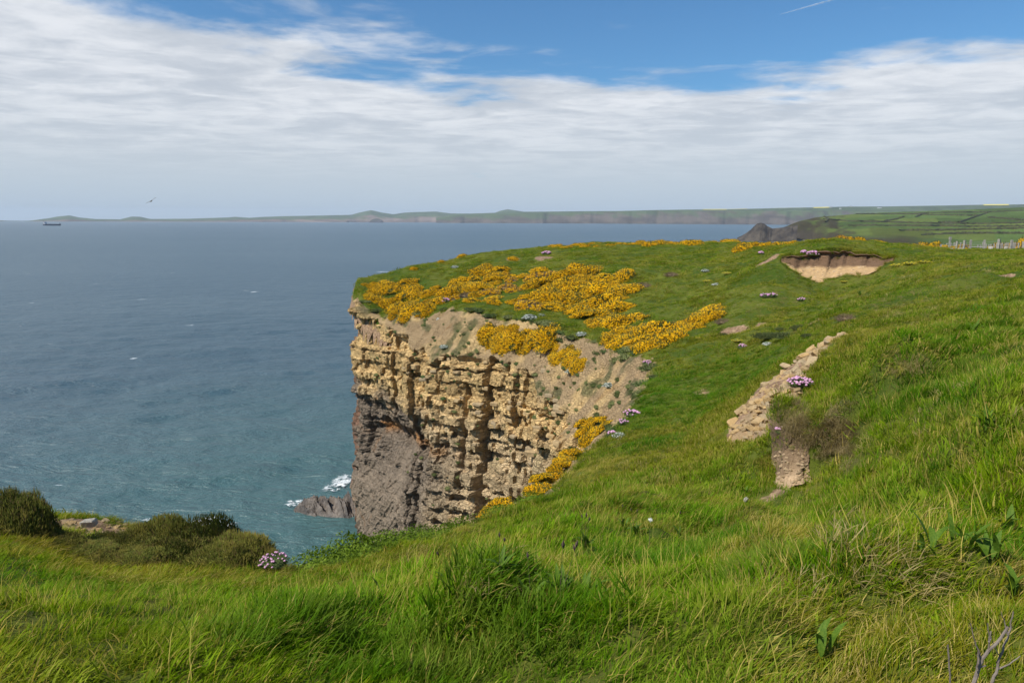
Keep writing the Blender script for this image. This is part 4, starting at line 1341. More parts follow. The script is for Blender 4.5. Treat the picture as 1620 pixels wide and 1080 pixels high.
def scatter(name, protos, mat, pts, rot, scl, label, idx=None):
    """one object whose points carry grass tufts"""
    pr = []
    for i, me in enumerate(protos):
        me.materials.append(mat)
        pr.append(bpy.data.objects.new(name + "_tuft", me))
    if idx is None:
        idx = rng.integers(0, len(protos), len(pts))
    me = bpy.data.meshes.new(name)
    me.vertices.add(len(pts))
    me.vertices.foreach_set("co", np.ascontiguousarray(pts, np.float32).ravel())
    for an, typ, key, d in (("rot", 'FLOAT_VECTOR', 'vector', rot), ("scl", 'FLOAT_VECTOR', 'vector', scl), ("pick", 'INT', 'value', idx)):
        at = me.attributes.new(an, typ, 'POINT')
        at.data.foreach_set(key, np.ascontiguousarray(d, np.int32 if typ == 'INT' else np.float32).ravel())
    o = link(name, me, None, kind='stuff', category='grass', label=label)
    ng = bpy.data.node_groups.new(name + "_scatter", 'GeometryNodeTree')
    ng.interface.new_socket("Geometry", in_out='INPUT', socket_type='NodeSocketGeometry')
    ng.interface.new_socket("Geometry", in_out='OUTPUT', socket_type='NodeSocketGeometry')
    gi, go = ng.nodes.new('NodeGroupInput'), ng.nodes.new('NodeGroupOutput')
    jn = ng.nodes.new('GeometryNodeJoinGeometry')
    for p in pr:
        oi = ng.nodes.new('GeometryNodeObjectInfo')
        oi.inputs['Object'].default_value = p
        oi.inputs['As Instance'].default_value = True
        ng.links.new(oi.outputs['Geometry'], jn.inputs[0])
    ip = ng.nodes.new('GeometryNodeInstanceOnPoints')
    ip.inputs['Pick Instance'].default_value = True

    def na(nm, typ):
        nd = ng.nodes.new('GeometryNodeInputNamedAttribute')
        nd.data_type = typ
        nd.inputs['Name'].default_value = nm
        return nd.outputs['Attribute']
    e2r = ng.nodes.new('FunctionNodeEulerToRotation')
    ng.links.new(na("rot", 'FLOAT_VECTOR'), e2r.inputs[0])
    ng.links.new(gi.outputs[0], ip.inputs['Points'])
    ng.links.new(jn.outputs[0], ip.inputs['Instance'])
    ng.links.new(na("pick", 'INT'), ip.inputs['Instance Index'])
    ng.links.new(e2r.outputs[0], ip.inputs['Rotation'])
    ng.links.new(na("scl", 'FLOAT_VECTOR'), ip.inputs['Scale'])
    ng.links.new(ip.outputs[0], go.inputs[0])
    md = o.modifiers.new("scatter", 'NODES')
    md.node_group = ng
    return o


def sample_land(r0, r1, dens0, p, cap, azl=46, grow=None):
    """points on the land, density falling off with distance"""
    edges = np.exp(np.linspace(math.log(r0), math.log(r1), 60))
    xs, ys = [], []
    for a, b in zip(edges[:-1], edges[1:]):
        rm = .5 * (a + b)
        d = min(cap, dens0 * rm ** -p)
        n = rng.poisson(d * R(azl * 2) * .5 * (b * b - a * a))
        rr = np.sqrt(rng.uniform(a * a, b * b, n)); aa = rng.uniform(R(-azl), R(azl), n)
        xs.append(rr * np.sin(aa)); ys.append(rr * np.cos(aa))
    x, y = np.concatenate(xs), np.concatenate(ys)
    gd = col_interp(GD, x, y); gs = col_interp(GS, x, y)
    ok = (gd > -.15) & (rng.random(len(x)) > gs * 1.25) & ~poly_inside(x, y, scarp_poly)
    x, y = x[ok], y[ok]
    return np.stack([x, y, land_z(x, y)], -1)


def tilts(pts, yaw_sd, tilt, wind=0.15):
    n = len(pts)
    e = .06 + .004 * np.hypot(pts[:, 0], pts[:, 1])
    gx = (land_z(pts[:, 0] + e, pts[:, 1]) - land_z(pts[:, 0] - e, pts[:, 1])) / (2 * e)
    gy = (land_z(pts[:, 0], pts[:, 1] + e) - land_z(pts[:, 0], pts[:, 1] - e)) / (2 * e)
    yaw = wind + 1.1 * fbm(pts[:, 0] / 1.8, pts[:, 1] / 1.8, oct=2, seed=701) + rng.normal(0, yaw_sd, n)
    rot = np.stack([np.clip(gy * .6, -.6, .6) + rng.normal(0, tilt, n), np.clip(-gx * .6, -.6, .6) + rng.normal(0, tilt, n), yaw], -1)
    return rot


def hollow(x, y):
    """the mown-looking green path and hollow: shorter grass"""
    c = P(1080, 620, 28)
    return np.exp(-(((x - c[0]) / 3.5) ** 2 + ((y - c[1]) / 7.0) ** 2))


near_t = ([tuft(58, .12, .05, .13, .0062, 1.2, .05, 800 + i) for i in range(4)] + [tuft(60, .13, .07, .16, .0044, 1.6, .09, 810 + i) for i in range(2)]
          + [tuft(26, .11, .06, .14, .0100, 1.4, .05, 820 + i) for i in range(2)] + [tuft(6, .12, .14, .27, .0036, .7, 1.0, 825)])
pts = sample_land(0.9, 13.0, 900, 1.0, 270)
sc = (.62 + .5 * rng.random(len(pts))) * (1 + .75 * fbm(pts[:, 0] / .8, pts[:, 1] / .8, oct=3, seed=711))
sc *= 1 + .35 * sstep(np.hypot(pts[:, 0], pts[:, 1]), 4, 12)
sc = np.clip(sc, .35, 2.0)
sc *= 1 - .22 * (1 - sstep(np.arctan2(pts[:, 0], pts[:, 1]), R(-20), R(-6))) * sstep(np.hypot(pts[:, 0], pts[:, 1]), 2.5, 4.0)
scatter("meadow_grass", near_t, M_GRASS, pts, tilts(pts, .7, .12), np.stack([sc * 1.1, sc * 1.1, sc], -1), "lush green meadow grass covering the near clifftop", rng.choice(9, len(pts), p=[.165, .165, .165, .165, .09, .09, .07, .07, .02]))

fes_t = [tuft(80, .11, .07, .16, .0034, 1.7, .26, 830 + i, lean=.9) for i in range(4)]
pts = sample_land(1.2, 24.0, 260, .9, 130)
fm = fbm(pts[:, 0] / 2.2, pts[:, 1] / 2.2, oct=3, seed=721)
hmask = 1 - .9 * hollow(pts[:, 0], pts[:, 1])
pts = pts[(fm + .02 + .22 * sstep(pts[:, 0] / pts[:, 1], .2, .5) > .0) & (rng.random(len(pts)) < hmask)]
sc = np.clip((.75 + .5 * rng.random(len(pts))) * (1 + .35 * fbm(pts[:, 0] / 1.3, pts[:, 1] / 1.3, oct=2, seed=723)), .4, 1.7)
sc *= 1 + .3 * sstep(np.hypot(pts[:, 0], pts[:, 1]), 6, 20)
scatter("fescue_grass", fes_t, M_FESCUE, pts, tilts(pts, .45, .12), np.stack([sc * 1.1, sc * 1.1, sc * .9], -1), "fine wind-combed fescue with yellowish tips among the meadow grass")

far_t = [tuft(60, .22, .06, .16, .012, 1.3, .16, 850 + i) for i in range(5)]
pts = sample_land(11.0, 125.0, 2600, 1.35, 70, 43)
sc = np.clip((.65 + .5 * rng.random(len(pts))) * (1 + .8 * fbm(pts[:, 0] / 2.0, pts[:, 1] / 2.0, oct=3, seed=731)), .35, 1.8)
rr_ = np.hypot(pts[:, 0], pts[:, 1])
sc *= (1 - .45 * hollow(pts[:, 0], pts[:, 1]))
wd_ = 1 + .9 * sstep(rr_, 20, 80)
scatter("clifftop_turf", far_t, M_FARG, pts, tilts(pts, .9, .15), np.stack([sc * wd_, sc * wd_, sc * (1 + .25 * sstep(rr_, 25, 80))], -1), "green turf covering the hollow and the headland top")

def lush_mask(x, y):
    m = 1.1 * hollow(x, y)
    for (px, py, Y, r_) in ((1510, 600, 8.6, .7), (1570, 545, 10.0, .8), (1480, 545, 12.5, .9), (1600, 480, 17.0, 1.4), (1560, 640, 6.8, .5), (1060, 690, 19.0, 1.2), (930, 770, 14.0, .9), (1430, 640, 8.6, .45), (640, 1030, 2.7, .35), (470, 1000, 3.0, .35), (1250, 960, 3.4, .35), (1480, 880, 4.2, .4), (1450, 790, 5.4, .5), (1200, 860, 6.3, .6), (860, 1000, 3.0, .4), (1570, 950, 3.2, .35), (1050, 900, 5.2, .5)):
        c = P(px, py, Y)
        m = np.maximum(m, np.exp(-((x - c[0]) ** 2 + (y - c[1]) ** 2) / (r_ * r_)))
    return m


lsh_t = [tuft(60, .13, .07, .18, .0058, 1.2, .03, 860 + i) for i in range(3)]
pts = sample_land(1.5, 48.0, 1100, 1.0, 260)
lm = lush_mask(pts[:, 0], pts[:, 1])
pts = pts[rng.random(len(pts)) < np.clip(lm * 1.3 - .25, 0, 1)]
rr_ = np.hypot(pts[:, 0], pts[:, 1])
sc = np.clip((.8 + .5 * rng.random(len(pts))) * (1 + .4 * fbm(pts[:, 0] / 1.1, pts[:, 1] / 1.1, oct=2, seed=741)), .5, 1.8) * (1 - .35 * sstep(rr_, 14, 22) * hollow(pts[:, 0], pts[:, 1]))
wd_ = 1 + .8 * sstep(rr_, 8, 26)
scatter("lush_grass", lsh_t, M_LUSH, pts, tilts(pts, .7, .12), np.stack([sc * wd_, sc * wd_, sc], -1), "deep green rank grass in the hollow and between the hummocks")

# dry tussock skirts: under the hummock overhang, pale straw patches
dry_t = [tuft(60, .15, .07, .18, .0042, 2.1, .5, 870 + i, lean=.2) for i in range(3)]
dp_ = []
for (px, py, sp, n, lo) in ((1300, 695, 30, 60, 6), (1275, 668, 14, 30, 6), (940, 925, 16, 6, 2), (830, 900, 40, 8, 2), (1250, 880, 90, 16, 2), (1400, 880, 90, 14, 2), (1440, 590, 18, 26, 5),
                            (1060, 760, 30, 20, 5), (1000, 735, 50, 30, 5), (640, 905, 60, 8, 3), (1480, 660, 80, 30, 4), (1050, 460, 60, 60, 20), (1400, 490, 40, 60, 10), (1290, 470, 60, 60, 20), (900, 410, 70, 60, 30), (1100, 430, 60, 60, 30), (1450, 430, 70, 90, 12), (1180, 500, 50, 50, 20)):
    for i in range(n):
        h = land_hit(rng.normal(px, sp), rng.normal(py, sp * .35), lo)
        if h is not None and col_interp(GS, h[0], h[1]) < .9:
            dp_.append(h)
dp_ = np.array(dp_)
sc = .6 + .6 * rng.random(len(dp_)); sc *= 1 + .6 * sstep(np.hypot(dp_[:, 0], dp_[:, 1]), 8, 30)
scatter("dry_grass", dry_t, M_DRYG, dp_, tilts(dp_, .8, .25), np.stack([sc, sc, sc * .8], -1), "pale dry grass in tufts under the hummock and through the turf")
# turf lip hanging over the scarp, and dead thatch over the edge of the hummock
lip_t = [tuft(70, .16, .14, .30, .010, 2.4, .25, 880 + i, lean=.1) for i in range(3)]
lp_ = []
for i in range(330):
    q = rng.random()
    c = np.array([np.interp(q, np.linspace(0, 1, 60), sc_top[:, m_]) for m_ in range(3)])
    f = 1 + rng.uniform(-.002, .012)
    z = min(float(land_z(c[0] * f * 1.006, c[1] * f * 1.006)), c[2] + .2)
    lp_.append((c[0] * f, c[1] * f, z))
for i in range(260):
    q = rng.random()
    c = np.array([np.interp(q, np.linspace(0, 1, 60), SCARP_FOOT[:, m_]) for m_ in range(3)])
    f = 1 - rng.uniform(-.012, .010)
    lp_.append((c[0] * f, c[1] * f, float(land_z(c[0] * (f - .006), c[1] * (f - .006)))))
for i in range(70):
    sdx = -1 if i % 2 else 1
    t_ = rng.uniform(.15, 1.0)
    v = SRV[int(t_ * 69), 3 if sdx < 0 else 56]
    x, y = v[0] + sdx * rng.uniform(.0, .14), v[1] - rng.uniform(-.05, .12)
    lp_.append((x, y, float(land_z(x, y)) + .01))
lp_ = np.array(lp_)
sc = (.5 + .8 * rng.random(len(lp_))) * np.where(lp_[:, 1] < 20, .6, 1.0)
scatter("scarp_edge_grass", lip_t, M_FARG, lp_, np.stack([rng.normal(0, .3, len(lp_)), rng.normal(0, .3, len(lp_)), rng.uniform(0, 6.28, len(lp_))], -1), np.stack([sc * 1.3, sc * 1.3, sc], -1), "ragged turf overhanging the lip and foot of the scarp")
M_THATCH = mat_grass("dead_thatch_blades", (0.17, 0.145, 0.05), (0.38, 0.31, 0.15), (0.30, 0.23, 0.13), (0.09, 0.06, 0.035))
tha_t = [tuft(90, .12, .08, .22, .0036, 2.3, .5, 885 + i, lean=-.2) for i in range(3)]
th_ = []
for i in range(60):
    h = land_hit(rng.normal(1256, 10), rng.uniform(615, 690), 6)
    if h is not None and h[1] < 11.6:
        th_.append(h)
for i in range(230):
    q = rng.random()
    h = land_hit(1246 + 105 * q + rng.normal(0, 5), 672 + 36 * min(q * 2.2, 1) + rng.normal(0, 14) - 6 * q, 6)
    if h is not None:
        th_.append(h)
th_ = np.array(th_)
sc = .6 + .7 * rng.random(len(th_))
scatter("dead_thatch", tha_t, M_THATCH, th_, np.stack([rng.normal(.5, .3, len(th_)), rng.normal(0, .3, len(th_)), rng.normal(-1.9, .9, len(th_))], -1), np.stack([sc, sc, sc], -1), "brown dead grass thatch hanging over the edge of the hummock")
# long arching tussock blades on the lumps
tus_t = [tuft(46, .10, .13, .27, .0046, 2.0, .16, 890 + i, lean=1.0) for i in range(3)]
tp_ = []
for (c, r_, h_) in LUMPP:
    if h_ < .12 or math.hypot(c[0], c[1]) > 11:
        continue
    for i in range(int(26 * r_ / .5)):
        x, y = c[0] + rng.normal(0, r_ * .45), c[1] + rng.normal(0, r_ * .45)
        tp_.append((x, y, float(land_z(x, y))))
tc_ = P(385, 985, 3.0)
for i in range(40):
    x, y = tc_[0] + rng.normal(0, .22), tc_[1] + rng.normal(0, .22)
    tp_.append((x, y, float(land_z(x, y))))
for i in range(300):
    aa, r_ = rng.uniform(R(-42), R(42)), rng.uniform(2.2, 9)
    tp_.append((r_ * math.sin(aa), r_ * math.cos(aa), float(land_z(r_ * math.sin(aa), r_ * math.cos(aa)))))
tp_ = np.array(tp_)
tp_ = tp_[col_interp(GD, tp_[:, 0], tp_[:, 1]) > .2]
sc = .6 + .5 * rng.random(len(tp_))
sc *= .85
scatter("tussock_grass", tus_t, M_GRASS, tp_, tilts(tp_, .5, .2, -.1), np.stack([sc, sc, sc * .85], -1), "long arching grass blades on the near tussocks")

# ------------------------------------------------------------------ shrubs and flowers
M_GORSE = plain("gorse_spines", (0.060, 0.085, 0.012), (0.130, 0.125, 0.028), 2.2, 0.85, 0, trans=.15)
M_GBROWN = plain("bare_gorse_twigs", (0.085, 0.060, 0.032), (0.19, 0.14, 0.075), 2.2, 0.9, 0)
M_BLOOM, _t = new_mat("gorse_blossom")
_p = _t.n('ShaderNodeNewGeometry').outputs['Position']
_r = _t.n('ShaderNodeObjectInfo').outputs['Random']
_c = _t.mix(_t.smooth(_t.noise(_p, 2.6, 5.0, .7), .3, .7), (0.78, 0.39, 0.006), (0.94, 0.60, 0.010))
_c = _t.mix(_t.math('MULTIPLY', _r, .25), _c, (0.55, 0.33, 0.015))
finish(_t, _c, .7, None, spec=.15, trans=(.2, _c))
M_TREF = plain("trefoil_blossom", (0.75, 0.55, 0.01), (0.80, 0.62, 0.02), 9.0, 0.7, 0)
M_HEATH = plain("heather_sprigs", (0.105, 0.130, 0.014), (0.215, 0.185, 0.030), 3.0, 0.8, 0, trans=.15)
M_MOSS = plain("dark_mat_leaves", (0.035, 0.055, 0.012), (0.075, 0.085, 0.02), 5.0, 0.85, 0)
M_LEAF = plain("scrub_leaves", (0.095, 0.165, 0.010), (0.185, 0.255, 0.020), 7.0, 0.6, 0, .15, trans=.35)
M_GREYL = plain("grey_green_leaves", (0.13, 0.18, 0.10), (0.20, 0.25, 0.16), 7.0, 0.7, 0, trans=.2)
M_STEM = plain("woody_stems", (0.06, 0.045, 0.03), (0.11, 0.085, 0.055), 9.0, 0.9, 0)
M_PINK = plain("thrift_flowers", (0.62, 0.30, 0.50), (0.75, 0.46, 0.62), 14.0, 0.7, 0, trans=.2)
M_PWHITE = plain("campion_flowers", (0.70, 0.72, 0.66), (0.80, 0.80, 0.75), 9.0, 0.7, 0)
M_CUSH = plain("thrift_leaves", (0.045, 0.075, 0.016), (0.085, 0.11, 0.030), 14.0, 0.8, 0)


def dome_dirs(n, r_, up=.15):
    d = r_.normal(0, 1, (n, 3))
    d[:, 2] = np.abs(d[:, 2]) + up * r_.random(n) - .05
    return d / np.linalg.norm(d, axis=1)[:, None]


def lump(d, seed, amp=.28):
    return 1 + amp * fbm(d[:, 0] * 1.9 + seed, d[:, 1] * 1.9, d[:, 2] * 1.9, oct=3, seed=seed)


def basis(d):
    a = np.cross(d, np.array([.31, .87, .39])); a /= np.linalg.norm(a, axis=1)[:, None] + 1e-9
    return a, np.cross(d, a)


def spikes(pos, d, ln, wd, r_):
    """three-sided spikes"""
    a, b = basis(d)
    n = len(pos)
    V = np.stack([pos + a * wd[:, None], pos + (-.5 * a + .87 * b) * wd[:, None], pos + (-.5 * a - .87 * b) * wd[:, None], pos + d * ln[:, None]], 1).reshape(-1, 3)
    i = np.arange(n)[:, None] * 4
    F = np.concatenate([i + np.array([[0, 1, 3]]), i + np.array([[1, 2, 3]]), i + np.array([[2, 0, 3]])], 0)
    return V, F


def blobs(pos, d, ln, wd):
    a, b = basis(d)
    V = np.stack([pos - d * ln[:, None] * .5, pos + a * wd[:, None], pos + b * wd[:, None], pos - a * wd[:, None], pos - b * wd[:, None], pos + d * ln[:, None] * .5], 1).reshape(-1, 3)
    i = np.arange(len(pos))[:, None] * 6
    F = np.concatenate([i + np.array([q]) for q in [(0, 2, 1), (0, 3, 2), (0, 4, 3), (0, 1, 4), (5, 1, 2), (5, 2, 3), (5, 3, 4), (5, 4, 1)]], 0)
    return V, F


def leaves(pos, d, ln, wd, r_):
    a, b = basis(d)
    an = r_.uniform(0, 6.28, len(pos))[:, None]
    s, u = a * np.cos(an) + b * np.sin(an), -a * np.sin(an) + b * np.cos(an)
    u = u * .8 + d * r_.uniform(-.1, .7, len(pos))[:, None]
    V = np.stack([pos, pos + s * wd[:, None] + u * ln[:, None] * .5, pos + u * ln[:, None] + d * 0, pos - s * wd[:, None] + u * ln[:, None] * .5], 1).reshape(-1, 3)
    i = np.arange(len(pos))[:, None] * 4
    return V, np.concatenate([i + np.array([[0, 1, 2]]), i + np.array([[0, 2, 3]])], 0)


def core(seed, s, flat, nu=18, nv_=8):
    th = np.linspace(0, 2 * math.pi, nu, endpoint=False); ph = np.linspace(-.15, math.pi / 2, nv_)
    d = np.stack([np.outer(np.cos(ph), np.cos(th)), np.outer(np.cos(ph), np.sin(th)), np.outer(np.sin(ph), np.ones(nu))], -1).reshape(-1, 3)
    V = d * (s * lump(d, seed))[:, None] * np.array([1, 1, flat])
    F = []
    for j in range(nv_ - 1):
        for i in range(nu):
            q = [(j * nu + i), (j * nu + (i + 1) % nu), ((j + 1) * nu + (i + 1) % nu), ((j + 1) * nu + i)]
            F += [(q[0], q[1], q[2]), (q[0], q[2], q[3])]
    return V, np.array(F)


def merge(*vf):
    Vs, Fs, b = [], [], 0
    for V, F in vf:
        Vs.append(V); Fs.append(F + b); b += len(V)
    return np.vstack(Vs), np.vstack(Fs)


def bush_parts(seed, n_sp, n_fl, flat, ln=(.10, .22), wd=(.018, .035), fl=(.07, .13), fw=(.028, .052), amp=.30, patchy=0.0):
    r_ = np.random.default_rng(seed)
    d = dome_dirs(n_sp, r_)
    rad = lump(d, seed, amp) * r_.uniform(.66, 1.04, n_sp)
    pos = d * rad[:, None] * np.array([1, 1, flat])
    dd = d + np.array([0, 0, .5]) + r_.normal(0, .35, d.shape); dd /= np.linalg.norm(dd, axis=1)[:, None]
    fol = merge(core(seed, .74, flat), spikes(pos, dd, r_.uniform(*ln, n_sp), r_.uniform(*wd, n_sp), r_))
    flo = None
    if n_fl:
        d = dome_dirs(n_fl * 2, r_)
        keepf = vnoise(d[:, 0] * 3 + seed, d[:, 1] * 3, d[:, 2] * 3, seed) > (-.9 + patchy)
        d = d[keepf][:n_fl]; n_fl = len(d)
        pos = d * (lump(d, seed, amp) * r_.uniform(.74, 1.03, n_fl))[:, None] * np.array([1, 1, flat])
        dd = d + np.array([0, 0, .8]) + r_.normal(0, .4, d.shape); dd /= np.linalg.norm(dd, axis=1)[:, None]
        flo = blobs(pos, dd, r_.uniform(*fl, n_fl), r_.uniform(*fw, n_fl))
    return fol, flo


def vm(name, vf, mat):
    me = mk_mesh(name, vf[0], vf[1], False)
    me.materials.append(mat)
    return me


GOR = []
for i in range(5):
    fo, fl_ = bush_parts(900 + i, 700, 1250, .55, patchy=(.0, .2, .4, .65, .85)[i])
    GOR.append((vm("gorse_foliage", fo, M_GORSE if i != 4 else M_GBROWN), vm("gorse_flowers", fl_, M_BLOOM)))
DEAD = [vm("twigs", bush_parts(930 + i, 620, 0, .6, (.14, .3), (.010, .02))[0], M_GBROWN) for i in range(2)]


def gorse(p, s, v, label, group, hgt=1.0, name="gorse_bush", tilt=1.0):
    t = thing(name, tuple(p), label, 'gorse bush', group)
    t.scale = (s * rng.uniform(.85, 1.2), s * rng.uniform(.85, 1.2), s * hgt * rng.uniform(.8, 1.15))
    e_ = .5
    gx_ = float(land_z(p[0] + e_, p[1]) - land_z(p[0] - e_, p[1])) / (2 * e_)
    gy_ = float(land_z(p[0], p[1] + e_) - land_z(p[0], p[1] - e_)) / (2 * e_)
    nrm = Vector((-tilt * max(-.6, min(.6, gx_)), -tilt * max(-.6, min(.6, gy_)), 1.0)).normalized()
    t.rotation_euler = (nrm.to_track_quat('Z', 'Y') @ Euler((rng.normal(0, .12), rng.normal(0, .12), rng.uniform(0, 6.28))).to_quaternion()).to_euler()
    link("foliage", GOR[v][0], None, t)
    link("flowers", GOR[v][1], None, t)
    return t


def in_poly(poly, n, spacing):
    """roughly even pixel samples inside a pixel polygon"""
    poly = np.array(poly, float)
    lo, hi = poly.min(0), poly.max(0)
    out, tries = [], 0
    while len(out) < n and tries < n * 60:
        tries += 1
        q = rng.uniform(lo, hi)
        if not poly_inside(q[0], q[1], poly):
            continue
        if all(abs(q[0] - o_[0]) / spacing + abs(q[1] - o_[1]) / (spacing * .55) > 1 for o_ in out):
            out.append(q)
    return out


PATCH = [
    # polygon, number, pixel spacing, bush radius, variants, label, group, on the cliff slope
    ([(574, 452), (596, 451), (600, 468), (580, 474)], 4, 10, .55, (0, 1), "yellow gorse bush in the clump at the headland tip", "gorse at the headland tip", 0),
    ([(604, 452), (655, 446), (650, 462), (700, 458), (755, 428), (782, 428), (800, 440), (770, 462), (700, 470), (685, 492), (640, 502), (604, 492), (594, 480)], 44, 11, .72, (0, 1, 1, 2, 3, 3), "gorse bush in the yellow patch on the seaward brow", "gorse on the seaward brow", 0),
    ([(760, 450), (800, 425), (870, 432), (880, 470), (850, 492), (800, 482), (740, 478), (700, 478)], 26, 13, .75, (2, 3, 4, 4), "half brown gorse bush between the two bright yellow patches", "half brown gorse on the brow", 0),
    ([(880, 428), (940, 426), (992, 438), (998, 452), (1006, 480), (1000, 502), (940, 512), (895, 498), (850, 478), (840, 455)], 48, 12, .82, (0, 0, 1, 1, 2, 3), "bright yellow gorse bush in the large central patch above the cliff", "gorse in the large central patch", 0),
    ([(930, 512), (1000, 506), (1058, 514), (1062, 540), (1030, 556), (985, 545), (945, 530)], 26, 12, .75, (0, 0, 1, 1, 2), "bright yellow gorse bush in the low patch nearest the gully head", "gorse near the gully head", 0),
    ([(1058, 524), (1128, 488), (1140, 491), (1108, 514), (1066, 540)], 16, 9, .55, (0, 1, 2), "gorse bush in the narrow yellow streak pointing up the hollow", "gorse in the diagonal streak", 0),
    ([(765, 522), (800, 516), (858, 520), (872, 545), (800, 552), (770, 545)], 22, 12, .60, (0, 1, 2, 3), "gorse bush on the sandy ledge below the cliff rim", "gorse on the sandy ledge", 1),
    ([(868, 545), (905, 550), (925, 565), (924, 586), (905, 578), (868, 562)], 10, 11, .48, (0, 0, 1), "small yellow gorse bush at the right end of the sandy ledge", "gorse at the end of the ledge", 1),
]
for poly, n, spx, rad, vs, lb, gr, oncliff in PATCH:
    pa_ = np.array(poly, float)
    for q in in_poly(poly, int(n * 1.3), spx * .85):
        fx_ = (q[0] - pa_[:, 0].min()) / np.ptp(pa_[:, 0]); fy_ = (q[1] - pa_[:, 1].min()) / np.ptp(pa_[:, 1])
        place = ("upper " if fy_ < .5 else "lower ") + ("left", "left middle", "right middle", "right")[min(int(fx_ * 4), 3)]
        h = (cliff_hit(*q) if oncliff else land_hit(*q, 20))
        if h is None:
            h = land_hit(*q, 20)
        if h is None:
            continue
        gorse(h - [0, 0, .08], 1.42 * rad * rng.uniform(.6, 1.25), vs[rng.integers(len(vs))], lb + ', ' + place + ' part', gr, rng.uniform(.6, 1.0))

# along the near lip of the gully
for k_, uq in enumerate(np.linspace(RIM_U[9] + .8, RIM_U[11] + .2, 22)):
    c = catmull(np.array([uq]))[0]
    p = np.array([c[0] + c[2] * rng.uniform(.1, .55), c[1] + c[3] * rng.uniform(.1, .55), 0])
    p[2] = float(land_z(c[0] - c[2] * .2, c[1] - c[3] * .2)) - rng.uniform(.10, .28)
    gorse(p, rng.uniform(.26, .38), (0, 0, 1)[k_ % 3], "low yellow gorse bush in the strip along the near lip of the gully", "gorse along the near gully lip", tilt=.2)
for q in in_poly([(912, 672), (930, 662), (956, 660), (950, 690), (936, 708), (918, 700)], 9, 11):
    h = cliff_hit(*q, 4)
    if h is None:
        h = land_hit(*q, 10)
    if h is not None:
        gorse(h, rng.uniform(.38, .55), rng.integers(0, 3), "yellow gorse bush in the clump below the sandy gully head", "gorse below the gully head", 1.2)

# skyline gorse
def skyline(a, b, n, Y, s, hgt, vs, lb, gr):
    for i in range(n):
        px = a + (b - a) * (i + rng.uniform(.1, .9)) / n
        d = ray(px, 388)
        Yq = Y * rng.uniform(.97, 1.03)
        x = d[0] / d[1] * Yq
        gorse((x, Yq, float(land_z(x, Yq)) - .1), s * rng.uniform(.7, 1.25), vs[rng.integers(len(vs))], lb + ", " + ("left", "middle", "right")[min(int(3 * i / n), 2)] + " third of its stretch", gr, hgt)


skyline(868, 946, 9, 89, .8, .95, (0, 0, 1), "yellow gorse bush at the left end of the skyline row", "gorse at the left of the skyline")
skyline(946, 1012, 6, 89, .7, .6, (2, 3), "low dull gorse bush between the yellow stretches of skyline", "dull gorse on the skyline")
skyline(1012, 1165, 19, 89, 1.0, 1.05, (0, 0, 1, 2), "yellow gorse bush on the skyline before the dark rock headland", "gorse in the middle of the skyline")
skyline(1166, 1300, 20, 74, .85, 1.25, (0, 1, 2, 3), "gorse bush on the skyline between rock headland and scarp", "gorse on the skyline above the scarp")
skyline(1290, 1425, 22, 66, .70, 1.5, (0, 1, 2, 4), "tall gorse bush on the skyline above the brown scarp", "tall gorse behind the scarp")
skyline(1420, 1530, 15, 97, 1.0, 2.1, (0, 1, 2), "gorse bush behind the wooden fence", "gorse behind the fence")
skyline(1578, 1645, 6, 106, 1.8, 2.1, (1, 3, 4), "large half brown gorse mound behind the fence end", "gorse mound at the right")
for px, py, s, lb in ((655, 424, .45, "lone low gorse at the left of the headland skyline"), (698, 413, .5, "lone low gorse halfway up the headland skyline"), (730, 404, .6, "lone yellow gorse near the top of the headland skyline"), (812, 409, .7, "lone dull gorse beside the bare brown scrape")):
    h = land_hit(px, py + 3, 40)
    if h is not None:
        gorse(h, s, 0, lb, None)
for px, py, s, lb in ((1062, 436, .7, "brown leafless gorse bush high on the green slope"), (1017, 455, .8, "brown leafless gorse bush right of the yellow patch"), (1145, 512, .6, "brown twiggy tuft beside the top of the yellow streak"), (1340, 506, .5, "brown twiggy tuft above the stony bank"), (740, 470, .9, "brown leafless gorse on the seaward brow"), (905, 388, .5, "dull brown twigs on the far turf edge")):
    h = land_hit(px, py, 10)
    if h is None:
        continue
    t = thing("bare_gorse_bush", tuple(h - [0, 0, .05]), lb, 'bare bush')
    t.scale = (s, s, s * .8)
    link("twigs", DEAD[rng.integers(2)], None, t)

# heather hummocks on the left brow
HEA = []
for i in range(3):
    r_ = np.random.default_rng(960 + i)
    n = 9000
    d = dome_dirs(n, r_)
    pos = d * (lump(d, 960 + i, .35) * r_.uniform(.80, 1.0, n))[:, None] * np.array([1, 1, .62])
    dd = d * .6 + np.array([0, 0, .7]) + r_.normal(0, .3, d.shape); dd /= np.linalg.norm(dd, axis=1)[:, None]
    HEA.append(vm("heather_sprigs", merge(core(960 + i, .82, .62, 28, 12), spikes(pos, dd, r_.uniform(.035, .085, n), r_.uniform(.006, .013, n), r_)), M_HEATH))
M_HEATHB = plain("heather_brown_sprigs", (0.085, 0.060, 0.018), (0.17, 0.12, 0.04), 6.0, 0.9, 0)
HBR = []
for i in range(2):
    r_ = np.random.default_rng(970 + i)
    n = 1600
    d = dome_dirs(n, r_)
    pos = d * (lump(d, 960 + i, .35) * r_.uniform(.84, 1.02, n))[:, None] * np.array([1, 1, .62])
    dd = d * .5 + np.array([0, 0, .8]) + r_.normal(0, .3, d.shape); dd /= np.linalg.norm(dd, axis=1)[:, None]
    HBR.append(vm("brown_tips", spikes(pos, dd, r_.uniform(.04, .085, n), r_.uniform(.005, .010, n), r_), M_HEATHB))
